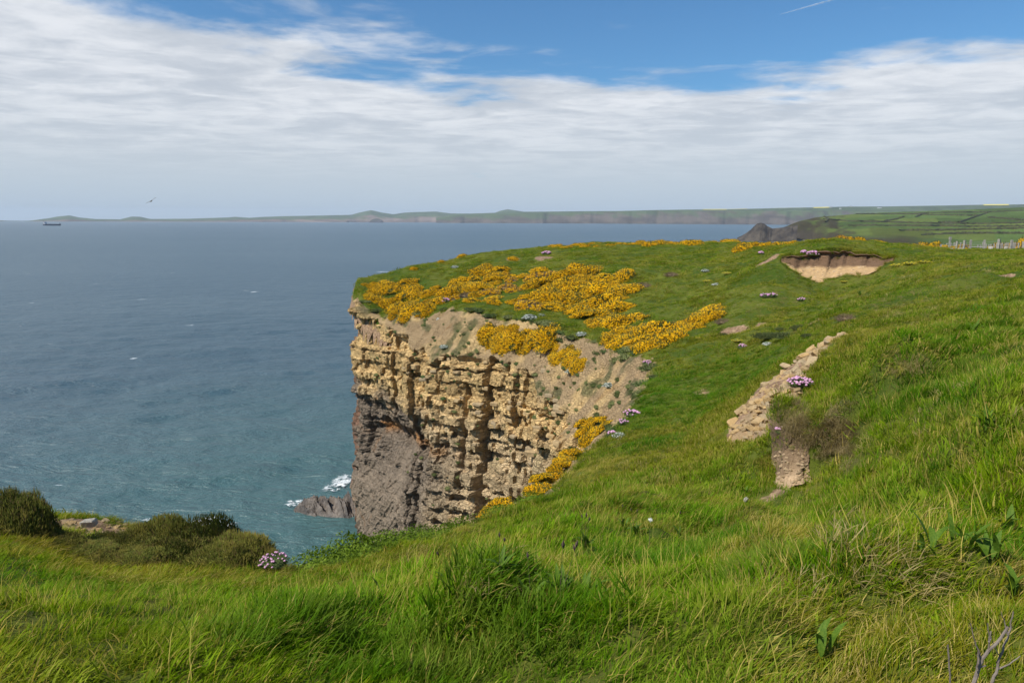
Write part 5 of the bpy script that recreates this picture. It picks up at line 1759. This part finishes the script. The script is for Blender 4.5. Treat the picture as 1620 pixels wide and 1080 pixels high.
for px, top, Y, s, v, lb in (
        (2, 770, 7.0, .46, 0, "tall dark shrub cut by the left edge of the picture"), (238, 822, 7.9, .62, 1, "heather mound left of the middle of the brow"), (312, 824, 7.9, .66, 2, "broad heather mound in the middle of the left brow"),
        (372, 840, 7.6, .55, 0, "heather mound at the right of the left brow below the pale stone"), (165, 846, 7.4, .50, 1, "low heather mound in front of the bare stony ledge"), (416, 862, 7.5, .30, 2, "small heather tuft between pale stone and pink flowers"), (78, 838, 7.0, .38, 2, "low dark heather beside the tall shrub"),
        (270, 852, 7.2, .55, 0, "low heather in front of the two highest mounds"), (345, 862, 7.0, .48, 1, "low heather in front of the right mound"), (205, 868, 6.9, .45, 2, "low heather at the front of the left part of the brow"), (120, 862, 6.9, .40, 0, "low heather in the dip right of the tall shrub"), (462, 890, 7.1, .20, 1, "last heather tuft beside the notch in the brow")):
    p = P(px, top, Y)
    z = float(land_z(p[0], p[1]))
    hgt = max(p[2] - z, .15)
    p[2] = z - .06
    t = thing("heather_bush", tuple(p), lb, 'heather', 'heather on the left brow')
    t.scale = (s, s * .85, hgt / .60); t.rotation_euler = (0, 0, rng.uniform(0, 6))
    link("foliage", HEA[v], None, t)
    link("brown_tips", HBR[v % 2], None, t)

# leafy scrub on the near lip
SCR = []
for i in range(3):
    r_ = np.random.default_rng(980 + i)
    n = 3000
    d = dome_dirs(n, r_)
    pos = d * (lump(d, 980 + i, .35) * r_.uniform(.72, 1.02, n))[:, None] * np.array([1, 1, .55])
    st_n = 60
    sd_ = dome_dirs(st_n, r_)
    SCR.append((vm("scrub_foliage", merge(core(980 + i, .70, .55, 24, 10), leaves(pos, d, r_.uniform(.05, .085, n), r_.uniform(.016, .026, n), r_)), M_LEAF),
                vm("scrub_stems", spikes(np.zeros((st_n, 3)) + r_.normal(0, .1, (st_n, 3)) * [1, 1, 0], sd_, r_.uniform(.5, .85, st_n) * (1 - .3 * sd_[:, 2]), np.full(st_n, .012), r_), M_STEM)))
for px, top, Y, s, v, lb in ((512, 878, 7.1, .50, 0, "bright leafy scrub at the left end of the near lip"), (566, 850, 7.7, .62, 1, "bright leafy scrub in the middle of the near lip"), (626, 845, 8.2, .62, 2, "leafy scrub on the near lip right of the brightest clump"),
                            (690, 838, 9.6, .62, 0, "dull green scrub where the dark cliff meets the near lip"), (745, 822, 11.2, .62, 1, "green scrub on the near lip left of the gorse strip"), (800, 800, 12.8, .55, 2, "low green scrub below the left end of the gorse strip"), (848, 782, 14.4, .5, 0, "low green scrub below the middle of the gorse strip")):
    p = P(px, top, Y)
    z = float(land_z(p[0], p[1])); hgt = min(max(p[2] - z, .22), .55); p[2] = z - .05
    t = thing("leafy_scrub", tuple(p), lb, 'shrub', 'leafy scrub along the near lip')
    t.scale = (s, s, hgt / .52); t.rotation_euler = (0, 0, rng.uniform(0, 6))
    link("foliage", SCR[v][0], None, t)
    link("stems", SCR[v][1], None, t)

# thrift
import bmesh
_b = bmesh.new(); bmesh.ops.create_icosphere(_b, subdivisions=2, radius=1.0)
for v in _b.verts:
    v.co *= 1 + .16 * math.sin(v.co.x * 9 + v.co.y * 7) * math.cos(v.co.z * 8); v.co.z *= .72
HEAD = bpy.data.meshes.new("flower_head"); _b.to_mesh(HEAD); _b.free(); HEAD.materials.append(M_PINK)
CUS = []
for i in range(2):
    r_ = np.random.default_rng(990 + i); n = 700
    d = dome_dirs(n, r_); pos = d * (lump(d, 990 + i, .2) * r_.uniform(.8, 1, n))[:, None] * np.array([1, 1, .55])
    CUS.append(vm("cushion", merge(core(990 + i, .85, .55), spikes(pos, d, r_.uniform(.14, .3, n), r_.uniform(.012, .02, n), r_)), M_CUSH))


def thrift(h, rad, nhead, hs_, label, group=None):
    t = thing("thrift_plant", tuple(h), label, 'thrift', group)
    c = link("cushion", CUS[rng.integers(2)], None, t); c.scale = (rad, rad, rad * .8)
    sp, sdv, sl = [], [], []
    for i in range(nhead):
        a, q = rng.uniform(0, 6.28), rad * math.sqrt(rng.random())
        z = .45 * rad * (1 - (q / rad) ** 2) + hs_ * rng.uniform(1.0, 2.6)
        p = (q * math.cos(a) * 1.1, q * math.sin(a) * 1.1, z)
        o = link("flower_head", HEAD, None, t); o.location = p
        k2 = hs_ * rng.uniform(.75, 1.15); o.scale = (k2, k2, k2); o.rotation_euler = (rng.uniform(-.4, .4), rng.uniform(-.4, .4), rng.uniform(0, 6))
        sp.append((p[0] * .8, p[1] * .8, 0)); sdv.append(np.array([p[0] * .2, p[1] * .2, z])); sl.append(np.linalg.norm(sdv[-1]))
    sdv = np.array(sdv) / np.array(sl)[:, None]
    vf = spikes(np.array(sp), sdv, np.array(sl), np.full(nhead, hs_ * .12), None)
    link("stalks", vm("stalks", vf, M_CUSH), None, t)
    return t


def bank_hit(px, py):
    V = np.vstack([BKV.reshape(-1, 3), SRV.reshape(-1, 3), SCV.reshape(-1, 3)])
    X, Yp, D = project(V)
    m = np.nonzero((np.abs(X - px) < 6) & (np.abs(Yp - py) < 6))[0]
    return V[m[np.argmin(D[m])]] if len(m) else None


h = bank_hit(1252, 604)
if h is None:
    h = land_hit(1252, 606, 5)
thrift(h + [.03, -.25, .05], .28, 70, .030, "large pink thrift clump on the stony bank")
h = P(1236, 684, 10.75)
thrift(h, .09, 18, .022, "small bright pink thrift tucked under the hummock overhang")
for px, py, Y, rad, n, lb in ((1286, 403, 54.3, .48, 40, "big pink thrift clump hanging over the lip of the scarp"), (1306, 402, 54.4, .26, 18, "thrift just right of the big clump on the scarp lip"), (1315, 402, 54.3, .28, 18, "thrift at the right end of the flower row on the scarp lip"), (1272, 400, 54.8, .24, 16, "thrift just left of the big clump on the scarp lip"), (1204, 399, 58, .26, 16, "pale thrift on the small scrape left of the scarp")):
    p = P(px, py, Y); p[2] = min(max(float(land_z(p[0] * 1.01, p[1] * 1.01)) - .02, p[2] - .15), p[2] - .02)
    thrift(p, rad, int(n * 1.5), .055, lb, 'thrift along the scarp')
for px, py, lo, rad, n, hd, lb in ((1001, 658, 20, .30, 20, .06, "thrift at the lip of the sandy gully head"), (985, 672, 15, .18, 12, .05, "thrift halfway along the gully lip"), (1025, 580, 25, .3, 16, .06, "thrift at the top of the gully head"), (968, 690, 12, .2, 12, .05, "thrift on the gully lip above the gorse clump"),
                                (1210, 470, 25, .28, 14, .07, "left of two thrift plants on the grass slope below the scarp"), (1222, 469, 25, .28, 14, .07, "right of two thrift plants on the grass slope below the scarp"), (1267, 478, 25, .24, 12, .06, "lone thrift on the slope under the gravel face"), (865, 403, 50, .5, 26, .11, "thrift growing on the bare brown scrape of the headland"), (705, 478, 40, .45, 24, .10, "purple thrift cushion at the cliff rim"), (1174, 551, 20, .22, 12, .06, "thrift in the grass left of the stony bank"), (530, 868, 5, .14, 14, .02, "tiny thrift on the lip left of the leafy scrub")):
    h = land_hit(px, py, lo)
    if h is not None:
        thrift(h, rad * 1.1, int(n * 1.3), hd * .72, lb, 'thrift dotted over the turf')

p = P(433, 880, 6.7)
p[2] = float(land_z(p[0], p[1])) + .14
thrift(p, .15, 46, .012, "pale pink thrift on the left brow above the water", 'thrift dotted over the turf')

# sea campion: grey-green cushions with white flowers
CAM = []
for i in range(2):
    fo, fl_ = bush_parts(1000 + i, 700, 260, .6, (.10, .2), (.03, .05), (.07, .1), (.05, .07))
    CAM.append((vm("campion_foliage", fo, M_GREYL), vm("campion_flowers", fl_, M_PWHITE)))
for px, py, s, oc, lb in ((838, 505, .62, 0, "grey green campion cushion at the cliff rim right of the bare patch"), (856, 500, .42, 0, "smaller campion beside the big cushion on the rim"), (700, 508, .55, 0, "campion on the rim under the seaward gorse"), (720, 424, .5, 0, "white campion patch high on the headland"), (920, 530, .45, 0, "campion at the rim below the central gorse"), (1116, 430, .4, 0, "white campion on the slope right of the brown bush"),
                         (1133, 452, .35, 0, "campion beside the yellow trefoil"), (1216, 545, .25, 0, "white flower patch left of the stony bank top"), (980, 690, .25, 0, "white campion on the near gully lip"), (700, 545, .45, 1, "campion on the upper cliff ledge"), (900, 585, .4, 1, "campion below the ledge gorse"), (960, 608, .4, 1, "campion on the bright sandy slope")):
    h = cliff_hit(px, py, 4) if oc else land_hit(px, py, 8)
    if h is None:
        continue
    t = thing("campion_plant", tuple(h - [0, 0, .05]), lb, 'campion', 'sea campion')
    t.scale = (s, s, s * .8); t.rotation_euler = (0, 0, rng.uniform(0, 6))
    link("foliage", CAM[0][0], None, t); link("flowers", CAM[1][1], None, t)

# trefoil: flat yellow mats
TRE = bush_parts(1010, 300, 130, .22, (.04, .09), (.01, .02), (.05, .08), (.03, .05))
TREM = (vm("trefoil_foliage", TRE[0], M_CUSH), vm("trefoil_flowers", TRE[1], M_TREF))
for px, py, s, lb in ((1420, 424, .9, "yellow trefoil mat left end of the row right of the scarp"), (1440, 421, .9, "yellow trefoil mat right of the scarp"), (1462, 418, .8, "yellow trefoil mat at the right end of the row beyond the scarp"), (1120, 448, .8, "yellow trefoil mat on the high slope"), (1150, 436, .8, "yellow trefoil mat at the top of the high slope"), (1105, 536, .35, "tiny yellow trefoil by the gorse streak"),
                      (980, 655, .35, "yellow trefoil on the gully lip"), (990, 645, .3, "small yellow trefoil near the sandy gully head"), (1165, 541, .5, "yellow trefoil below the dark mats"), (1335, 448, .5, "yellow trefoil under the scarp foot"), (1240, 404, .5, "yellow trefoil at the left end of the scarp")):
    h = land_hit(px, py, 8)
    if h is None:
        continue
    t = thing("trefoil_mat", tuple(h + [0, 0, .06]), lb, 'trefoil', 'yellow trefoil mats')
    t.scale = (s * .6, s * .6, s * .6); link("foliage", TREM[0], None, t); link("flowers", TREM[1], None, t)

# dark green mats around the small bare scrapes of the slope
MATM = vm("mat_foliage", bush_parts(1020, 900, 0, .35, (.08, .16), (.015, .03))[0], M_MOSS)
for px, py, sx_, lb in ((1266, 520, .55, "dark green round mat beside the bare scrape"), (1236, 523, .35, "small dark mat left of the round mat"), (1215, 534, .9, "long dark mat below the scrapes"), (1245, 533, .8, "right half of the long dark mat"), (1280, 532, .35, "little dark mat at the right end of the scrapes"), (1145, 532, .5, "dark mat at the left scrape"), (1315, 395, .7, "dark mat on the turf above the scarp")):
    h = land_hit(px, py, 12)
    if h is None:
        continue
    t = thing("dark_mat_plant", tuple(h - [0, 0, .03]), lb, 'mat plant', 'dark mat plants of the slope')
    t.scale = (sx_, sx_ * .8, min(sx_, .5)); t.rotation_euler = (0, 0, rng.uniform(0, 6)); link("foliage", MATM, None, t)

# small plants rooted on the cliff face
M_CLP = plain('cliff_plant_leaves', (0.09, 0.11, 0.03), (0.16, 0.17, 0.06), 5.0, .8, 0)
CLP = [vm("cliff_plant_foliage", bush_parts(1030 + i, 260, 0, .6, (.16, .3), (.03, .05))[0], m_) for i, m_ in enumerate((M_CUSH, M_CLP, M_MOSS))]
for i in range(190):
    a = rng.random()
    q = (rng.uniform(590, 900), rng.uniform(500, 600)) if a < .5 else ((rng.uniform(850, 1010), rng.uniform(560, 690)) if a < .8 else (rng.uniform(620, 900), rng.uniform(600, 800)))
    h = cliff_hit(*q, 3)
    if h is None:
        continue
    t = thing("cliff_plant", tuple(h), ("small green plant rooted in the sandy slope below the rim", "small green plant on the sandy side of the gully head", "small green plant on the vertical rock of the cliff")[0 if a < .5 else (1 if a < .8 else 2)], 'cliff plant', 'plants rooted in the cliff face')
    s = rng.uniform(.10, .28); t.scale = (s, s, s * .7); t.rotation_euler = (R(25), 0, rng.uniform(-.5, .5)); link("foliage", CLP[rng.integers(3)], None, t)
# turf tongues hanging over the rim
for i, uq in enumerate(np.arange(RIM_U[12], RIM_U[21], .55)):
    c = catmull(np.array([uq]))[0]
    if rng.random() < .35:
        continue
    x, y = c[0] - c[2] * rng.uniform(-.3, .5), c[1] - c[3] * rng.uniform(-.3, .5)
    t = thing("rim_plant", (x, y, float(land_z(x, y)) - .02), "low green plant on the cliff rim " + ("at the gully head", "below the central gorse", "above the sandy ledge", "above the bare patch", "near the seaward tip")[min(int(5 * (uq - RIM_U[12]) / (RIM_U[21] - RIM_U[12])), 4)], 'rim plant', 'plants along the cliff rim')
    s = rng.uniform(.25, .6); t.scale = (s * 1.2, s * 1.2, s * .7); t.rotation_euler = (0, 0, rng.uniform(0, 6)); link("foliage", CLP[rng.integers(3)], None, t)

# ------------------------------------------------------------------ loose blocks, boulders
BLK = [stone_mesh(1100 + i, .8) for i in range(6)]
M_BLOCK = mat_stone("cliff_block_stone", (0.42, 0.29, 0.14), (0.31, 0.24, 0.15))
for me in BLK:
    me.materials.append(M_BLOCK)
for i in range(90):
    q = (rng.uniform(575, 900), rng.uniform(560, 760))
    if q[0] < 700 and q[1] > 610:
        continue
    h = cliff_hit(*q, 2.5)
    if h is None:
        continue
    o = link("rock_block", BLK[rng.integers(6)], None, cliff)
    s = rng.uniform(.25, .6)
    o.location = tuple(h); o.scale = (s * rng.uniform(.9, 1.6), s, s * rng.uniform(.5, 1.0)); o.rotation_euler = (rng.normal(0, .08), rng.normal(0, .08), R(-32) + rng.normal(0, .15))
M_PALESTONE = mat_stone("lichened_stone", (0.42, 0.38, 0.31), (0.48, 0.44, 0.37))
for px, py, Y, s, lb in ((379, 855, 8.2, .13, "pale lichened stone perched on the end of the heather brow"), (140, 822, 9.4, .16, "flat stone on the bare ledge of the left brow"), (395, 872, 7.9, .10, "dark upright stone under the pale lichened stone"), (1411, 390, 84, .55, "pale boulder left of the fence"), (1180, 788, 9.0, .06, "small tan stone lying in the grass")):
    p = P(px, py, Y)
    z = float(land_z(p[0], p[1])); p[2] = max(z + s * .2, p[2] - s * .3) if Y < 20 else z + .2
    me = stone_mesh(1200 + px, .75); me.materials.append(M_PALESTONE)
    o = link("boulder", me, None, category='boulder', label=lb)
    o.location = tuple(p); o.scale = (s * 1.2, s, s); o.rotation_euler = (.1, .1, px)
for i in range(60):
    q = (rng.uniform(75, 205), rng.uniform(818, 842))
    h = land_hit(*q, 5)
    if h is None or col_interp(GS, h[0], h[1]) < .3:
        continue
    o = link("stone", STONES[rng.integers(8)], None, land)
    s = rng.uniform(.03, .09); o.location = tuple(h); o.scale = (s * 1.4, s, s * .8); o.rotation_euler = tuple(rng.uniform(-.4, .4, 3))

# ------------------------------------------------------------------ broad-leaved plants and twigs close by
M_PLANT = plain("plantain_leaf", (0.065, 0.135, 0.010), (0.125, 0.200, 0.018), 18.0, 0.6, 0.002, .2, trans=.3)
M_SPIKE = plain("plantain_head", (0.05, 0.035, 0.025), (0.10, 0.07, 0.05), 40.0, .9, 0)


def leaf_mesh(seed):
    r_ = np.random.default_rng(seed)
    n = 9
    s = np.linspace(0, 1, n)
    w = .085 * np.sin(np.clip(s * 1.02, 0, 1) * math.pi) ** .75 * (1 - .25 * s) + .008
    bend = r_.uniform(.5, 1.5)
    x = np.sin(s * bend) / bend * .0 + (1 - np.cos(s * bend)) / bend
    z = np.sin(s * bend) / bend
    V = []
    for i in range(n):
        wob = .012 * math.sin(i * 1.7 + seed)
        V += [(x[i] - .02 * w[i], -w[i], z[i] + .35 * w[i] + wob), (x[i], 0, z[i]), (x[i] - .02 * w[i], w[i], z[i] + .35 * w[i] - wob)]
    return vm("leaf", (np.array(V), np.array([(i * 3 + a, i * 3 + a + 1, i * 3 + a + 4, i * 3 + a + 3) for i in range(n - 1) for a in (0, 1)])), M_PLANT)


LEAFM = [leaf_mesh(1300 + i) for i in range(6)]
for me in LEAFM:
    me.polygons.foreach_set("use_smooth", np.ones(len(me.polygons), bool))
SPK = vm("seed_spike", merge(spikes(np.array([(0., 0, 0)]), np.array([(0., 0, 1)]), np.array([1.0]), np.array([.008]), None), blobs(np.array([(0., 0, .93)]), np.array([(0., 0, 1)]), np.array([.16]), np.array([.028]))), M_SPIKE)
for px, py, L, nl, ns, lb in ((885, 962, .24, 13, 2, "plantain rosette with the broadest leaves in the middle foreground"), (925, 955, .22, 11, 1, "plantain just right of the broadest rosette"), (840, 968, .20, 9, 1, "plantain just left of the broadest rosette"), (790, 930, .20, 8, 2, "narrow plantain left of the three rosettes"), (715, 935, .20, 8, 1, "plantain in the grass below the leafy scrub"),
                            (925, 876, .24, 12, 3, "plantain rosette up the slope with pale shining leaves"), (1005, 850, .26, 8, 2, "tall plantain beside the dandelion clock"), (1075, 855, .24, 8, 1, "plantain right of the dandelion clock"), (985, 838, .22, 7, 1, "plantain left of the dandelion clock"), (600, 950, .18, 7, 0, "pale green plantain at the left of the middle foreground"),
                            (1465, 885, .22, 6, 0, "broad dock leaves in the right foreground"), (1525, 880, .26, 7, 0, "large dark dock leaf cluster right of the first dock"), (1560, 900, .22, 6, 0, "dock leaning to the right in the right foreground"), (1600, 955, .22, 7, 0, "dark dock at the right edge of the picture"), (1590, 855, .24, 6, 0, "dock higher up at the right edge"), (1560, 695, .30, 9, 0, "dock clump on the right slope"), (1540, 528, .34, 8, 0, "dock high on the right slope"),
                            (1180, 790, .26, 7, 0, "plantain in the grass left of the earth scar"), (1360, 470, .5, 9, 0, "leafy plant on the far right slope"), (1310, 770, .2, 6, 0, "plantain right of the earth scar"), (1290, 1050, .2, 5, 0, "plantain near the bottom edge")):
    h = land_hit(px, py, 1.2)
    if h is None:
        continue
    t = thing("plantain_plant" if 'dock' not in lb else "dock_plant", tuple(h + [0, 0, .035]), lb, 'plantain' if 'dock' not in lb else 'dock', 'broad-leaved plants in the grass')
    for i in range(nl):
        o = link("leaf", LEAFM[rng.integers(6)], None, t)
        k2 = L * rng.uniform(.55, 1.0) * .82
        o.scale = (k2, k2 * rng.uniform(.8, 1.3), k2); o.rotation_euler = (0, rng.uniform(-.1, .45), rng.uniform(0, 6.28)); o.location = (rng.normal(0, .02), rng.normal(0, .02), 0)
    for i in range(ns):
        o = link("seed_spike", SPK, None, t)
        k2 = L * rng.uniform(1.1, 1.5); o.scale = (k2, k2, k2); o.rotation_euler = (rng.uniform(-.3, .3), rng.uniform(-.3, .3), 0)

# dandelion clock
h = land_hit(1027, 868, 3)
t = thing("dandelion_clock", tuple(h), "white dandelion clock on a thin stalk in the middle slope", 'dandelion')
link("stalk", vm("stalk", spikes(np.array([(0., 0, -.02)]), np.array([(0., 0, 1)]), np.array([.34]), np.array([.004]), None), M_STEM), None, t)
o = link("seed_head", vm("seed_head", blobs(np.zeros((26, 3)), dome_dirs(26, np.random.default_rng(3)) * np.where(np.arange(26) % 2 == 0, 1, -1)[:, None], np.full(26, .05), np.full(26, .004)), M_PWHITE), None, t); o.location = (0, 0, .31)

# dead branch at the lower right
M_TWIG = plain("weathered_twig", (0.13, 0.10, 0.08), (0.22, 0.18, 0.15), 30.0, .85, .003)


def tube(pts, radii, n=7):
    pts = np.array(pts); V, F = [], []
    for i, p in enumerate(pts):
        tg = pts[min(i + 1, len(pts) - 1)] - pts[max(i - 1, 0)]; tg = tg / np.linalg.norm(tg)
        a, b = basis(tg[None]); a, b = a[0], b[0]
        for k_ in range(n):
            an = 2 * math.pi * k_ / n
            V.append(p + (a * math.cos(an) + b * math.sin(an)) * radii[i])
    for i in range(len(pts) - 1):
        for k_ in range(n):
            F.append((i * n + k_, i * n + (k_ + 1) % n, (i + 1) * n + (k_ + 1) % n, (i + 1) * n + k_))
    return np.array(V), np.array(F)


def zpix(x, y):
    return (1420 + x / 6.0, 900 + y / 6.0)


def branch(pl_, Y, r0, r1, dY=0.0):
    out = []
    for i, (x, y) in enumerate(pl_):
        a, b = zpix(x, y)
        out.append(P(a, b, Y + dY * i))
    # a few in-between points with small kinks
    o2 = []
    for i in range(len(out) - 1):
        for q in (0, .33, .67):
            o2.append(out[i] * (1 - q) + out[i + 1] * q + rng.normal(0, .0012, 3) * (q > 0))
    o2.append(out[-1])
    return np.array(o2), np.linspace(r0, r1, len(o2))


YB = 1.75
root = P(*zpix(700, 1200), YB); root[2] = min(root[2], float(land_z(root[0], root[1])))
t = thing("dead_branch", tuple(root), "forked grey dead branch standing in the grass at lower right", 'dead branch')
for nm, pl_, r0, r1, yb in (("stem", [(690, 1260), (722, 1080), (772, 930), (800, 850), (862, 770), (940, 700), (1050, 545)], .0075, .0045, YB), ("stem", [(860, 1230), (900, 1060), (950, 930), (975, 820), (1030, 680), (1075, 560), (1098, 400)], .006, .0022, YB + .02),
                            ("twig", [(790, 850), (765, 760), (725, 660), (692, 510)], .0036, .0014, YB), ("twig", [(862, 770), (868, 680), (858, 510)], .0034, .0016, YB), ("twig", [(866, 690), (888, 585)], .0040, .0026, YB), ("twig", [(1045, 620), (1020, 520), (982, 400)], .003, .0012, YB + .02),
                            ("twig", [(955, 945), (1060, 900), (1165, 820)], .003, .0016, YB + .02), ("twig", [(775, 935), (838, 915)], .0035, .0022, YB), ("twig", [(970, 820), (930, 760), (900, 680)], .0022, .001, YB + .02), ("twig", [(755, 960), (768, 850), (765, 780)], .004, .003, YB - .01),
                            ("twig", [(500, 1250), (488, 900), (478, 715)], .0034, .0028, YB + .03)):
    pp_, rad_ = branch(pl_, yb, r0 * .8, r1 * .8)
    V_, F_ = tube(pp_ - root, rad_)
    link(nm, vm(nm, (V_, F_), M_TWIG), None, t)

# ------------------------------------------------------------------ fence on the plateau
M_POST = plain("weathered_post_wood", (0.21, 0.195, 0.17), (0.33, 0.305, 0.27), 3.0, .9, .01)
M_WIRE = plain("galvanised_wire", (0.25, 0.25, 0.25), (0.33, 0.33, 0.33), 9.0, .5, 0)


def fence_px(x):
    return 1440 + x / 9.0


def make_fence(label, posts, Y0, Y1, rad, group):
    """posts: (zoom x, height in metres); Y runs linearly along it"""
    xs = [p[0] for p in posts]
    pts = []
    t = None
    for i, (x, hgt, rs) in enumerate(posts):
        q = (x - xs[0]) / (xs[-1] - xs[0]); Y = Y0 + (Y1 - Y0) * q
        d = ray(fence_px(x), 395)
        X = d[0] / d[1] * Y
        z = float(land_z(X, Y))
        if t is None:
            t = thing("post_fence", (X, Y, z), label, 'fence', group); o0 = np.array([X, Y, z])
        r_ = rad * rs
        V, F = box(-r_, r_, -r_, r_, -.2, hgt)
        V[4:, :2] *= .86
        o = link("post", vm("post", (V, F), M_POST), None, t)
        o.location = tuple(np.array([X, Y, z]) - o0); o.rotation_euler = (rng.normal(0, .04), rng.normal(0, .05), rng.uniform(0, 1.5))
        pts.append(np.array([X, Y, z, hgt]))
    pts = np.array(pts)
    for f in (.35, .62, .88):
        line = np.c_[pts[:, :2], pts[:, 2] + f * 1.0] - o0
        link("wire", vm("wire", tube(line, np.full(len(line), .008), 4), M_WIRE), None, t)
    return t, pts, o0


f1, p1, o1 = make_fence("near row of thick pale fence posts with wires at the right", [(430, 1.0, .8), (650, 1.15, 1), (760, 1.2, 1.1), (850, 1.2, 1), (1045, 1.15, 1.1), (1250, 1.25, 1.35), (1430, 1.25, 1.15), (1615, 1.25, 1.2), (1800, 1.25, 1.2)], 88, 82, .11, 'fences on the plateau')
a_, b_ = p1[3][:3] - o1 + [0, 0, .32], p1[4][:3] - o1 + [0, 0, .28]
link("rail", vm("rail", tube([a_, .5 * (a_ + b_), b_], [.06, .06, .06], 6), M_POST), None, f1)
a_, b_ = p1[2][:3] - o1 + [0, 0, 1.0], p1[2][:3] - o1 + [.7, 0, .1]
link("brace", vm("brace", tube([a_, b_], [.05, .05], 6), M_POST), None, f1)
make_fence("far row of thin pale fence posts running along the skyline", [(-60, .55, 1), (0, .6, 1), (55, .65, 1), (118, .65, 1), (185, .8, 1), (235, .95, 1.2), (300, .9, 1), (360, 1.0, 1.1), (415, 1.1, 1.2), (470, 1.1, 1), (520, 1.2, 1.2), (570, 1.2, 1), (615, 1.2, 1), (705, 1.2, 1), (765, 1.2, 1), (850, 1.2, 1), (955, .9, 1), (995, .9, 1), (1075, 1.1, 1), (1110, 1.1, 1), (1150, 1.2, 1.2), (1190, 1.25, 1.1), (1225, 1.25, 1), (1285, 1.3, 1), (1315, 1.3, 1), (1340, 1.3, 1), (1365, 1.3, 1), (1390, 1.3, 1), (1460, 1.3, 1), (1485, 1.3, 1), (1540, 1.3, 1), (1600, 1.3, 1)], 96, 98, .07, 'fences on the plateau')
for x, y, Y, hgt, lb in ((552, 300, 90, 1.85, "tall waymarker post standing above the fence"), (1033, 195, 112, 1.9, "distant thin marker post behind the fence")):
    d = ray(fence_px(x), 395); X = d[0] / d[1] * Y
    t = thing("marker_post", (X, Y, float(land_z(X, Y))), lb, 'post', 'marker posts')
    V, F = box(-.09, .09, -.09, .09, -.2, hgt); link("post", vm("post", (V, F), M_POST), None, t)
    V, F = box(-.14, .14, -.11, .11, hgt - .30, hgt + .02); V[:, 2] += .01; link("cap", vm("cap", (V, F), M_POST), None, t)
for x, y, s, lb in ((583, 310, .3, "white stone below the tall waymarker post"), (707, 300, .3, "white stone at the fence brace"), (1143, 303, .35, "white stone left of the thickest fence post"), (1360, 290, .3, "white stone right of the thickest fence post")):
    d = ray(fence_px(x), 394); X = d[0] / d[1] * 84
    me = stone_mesh(1250 + x, .9); me.materials.append(M_PALESTONE)
    o = link("boulder", me, None, category='boulder', label=lb); o.location = (X, 84, float(land_z(X, 84)) + .2); o.scale = (s, s, s * 1.2)

# ------------------------------------------------------------------ haze
mh = bpy.data.materials.new("sea_haze"); mh.use_nodes = True
H = NT(mh.node_tree)
pv_ = H.n('ShaderNodeVolumePrincipled', {'Color': (0.72, 0.85, 1.0, 1.0), 'Density': 3.8e-5, 'Anisotropy': 0.0})
H.n('ShaderNodeOutputMaterial', {'Volume': pv_.outputs[0]})
V, F = box(-26000, 26000, -26000, 26000, -5.0, 420.0)
haze = link("haze", mk_mesh("haze", V, F), mh, kind='stuff', category='haze', label='thin bluish sea haze softening the far coast')
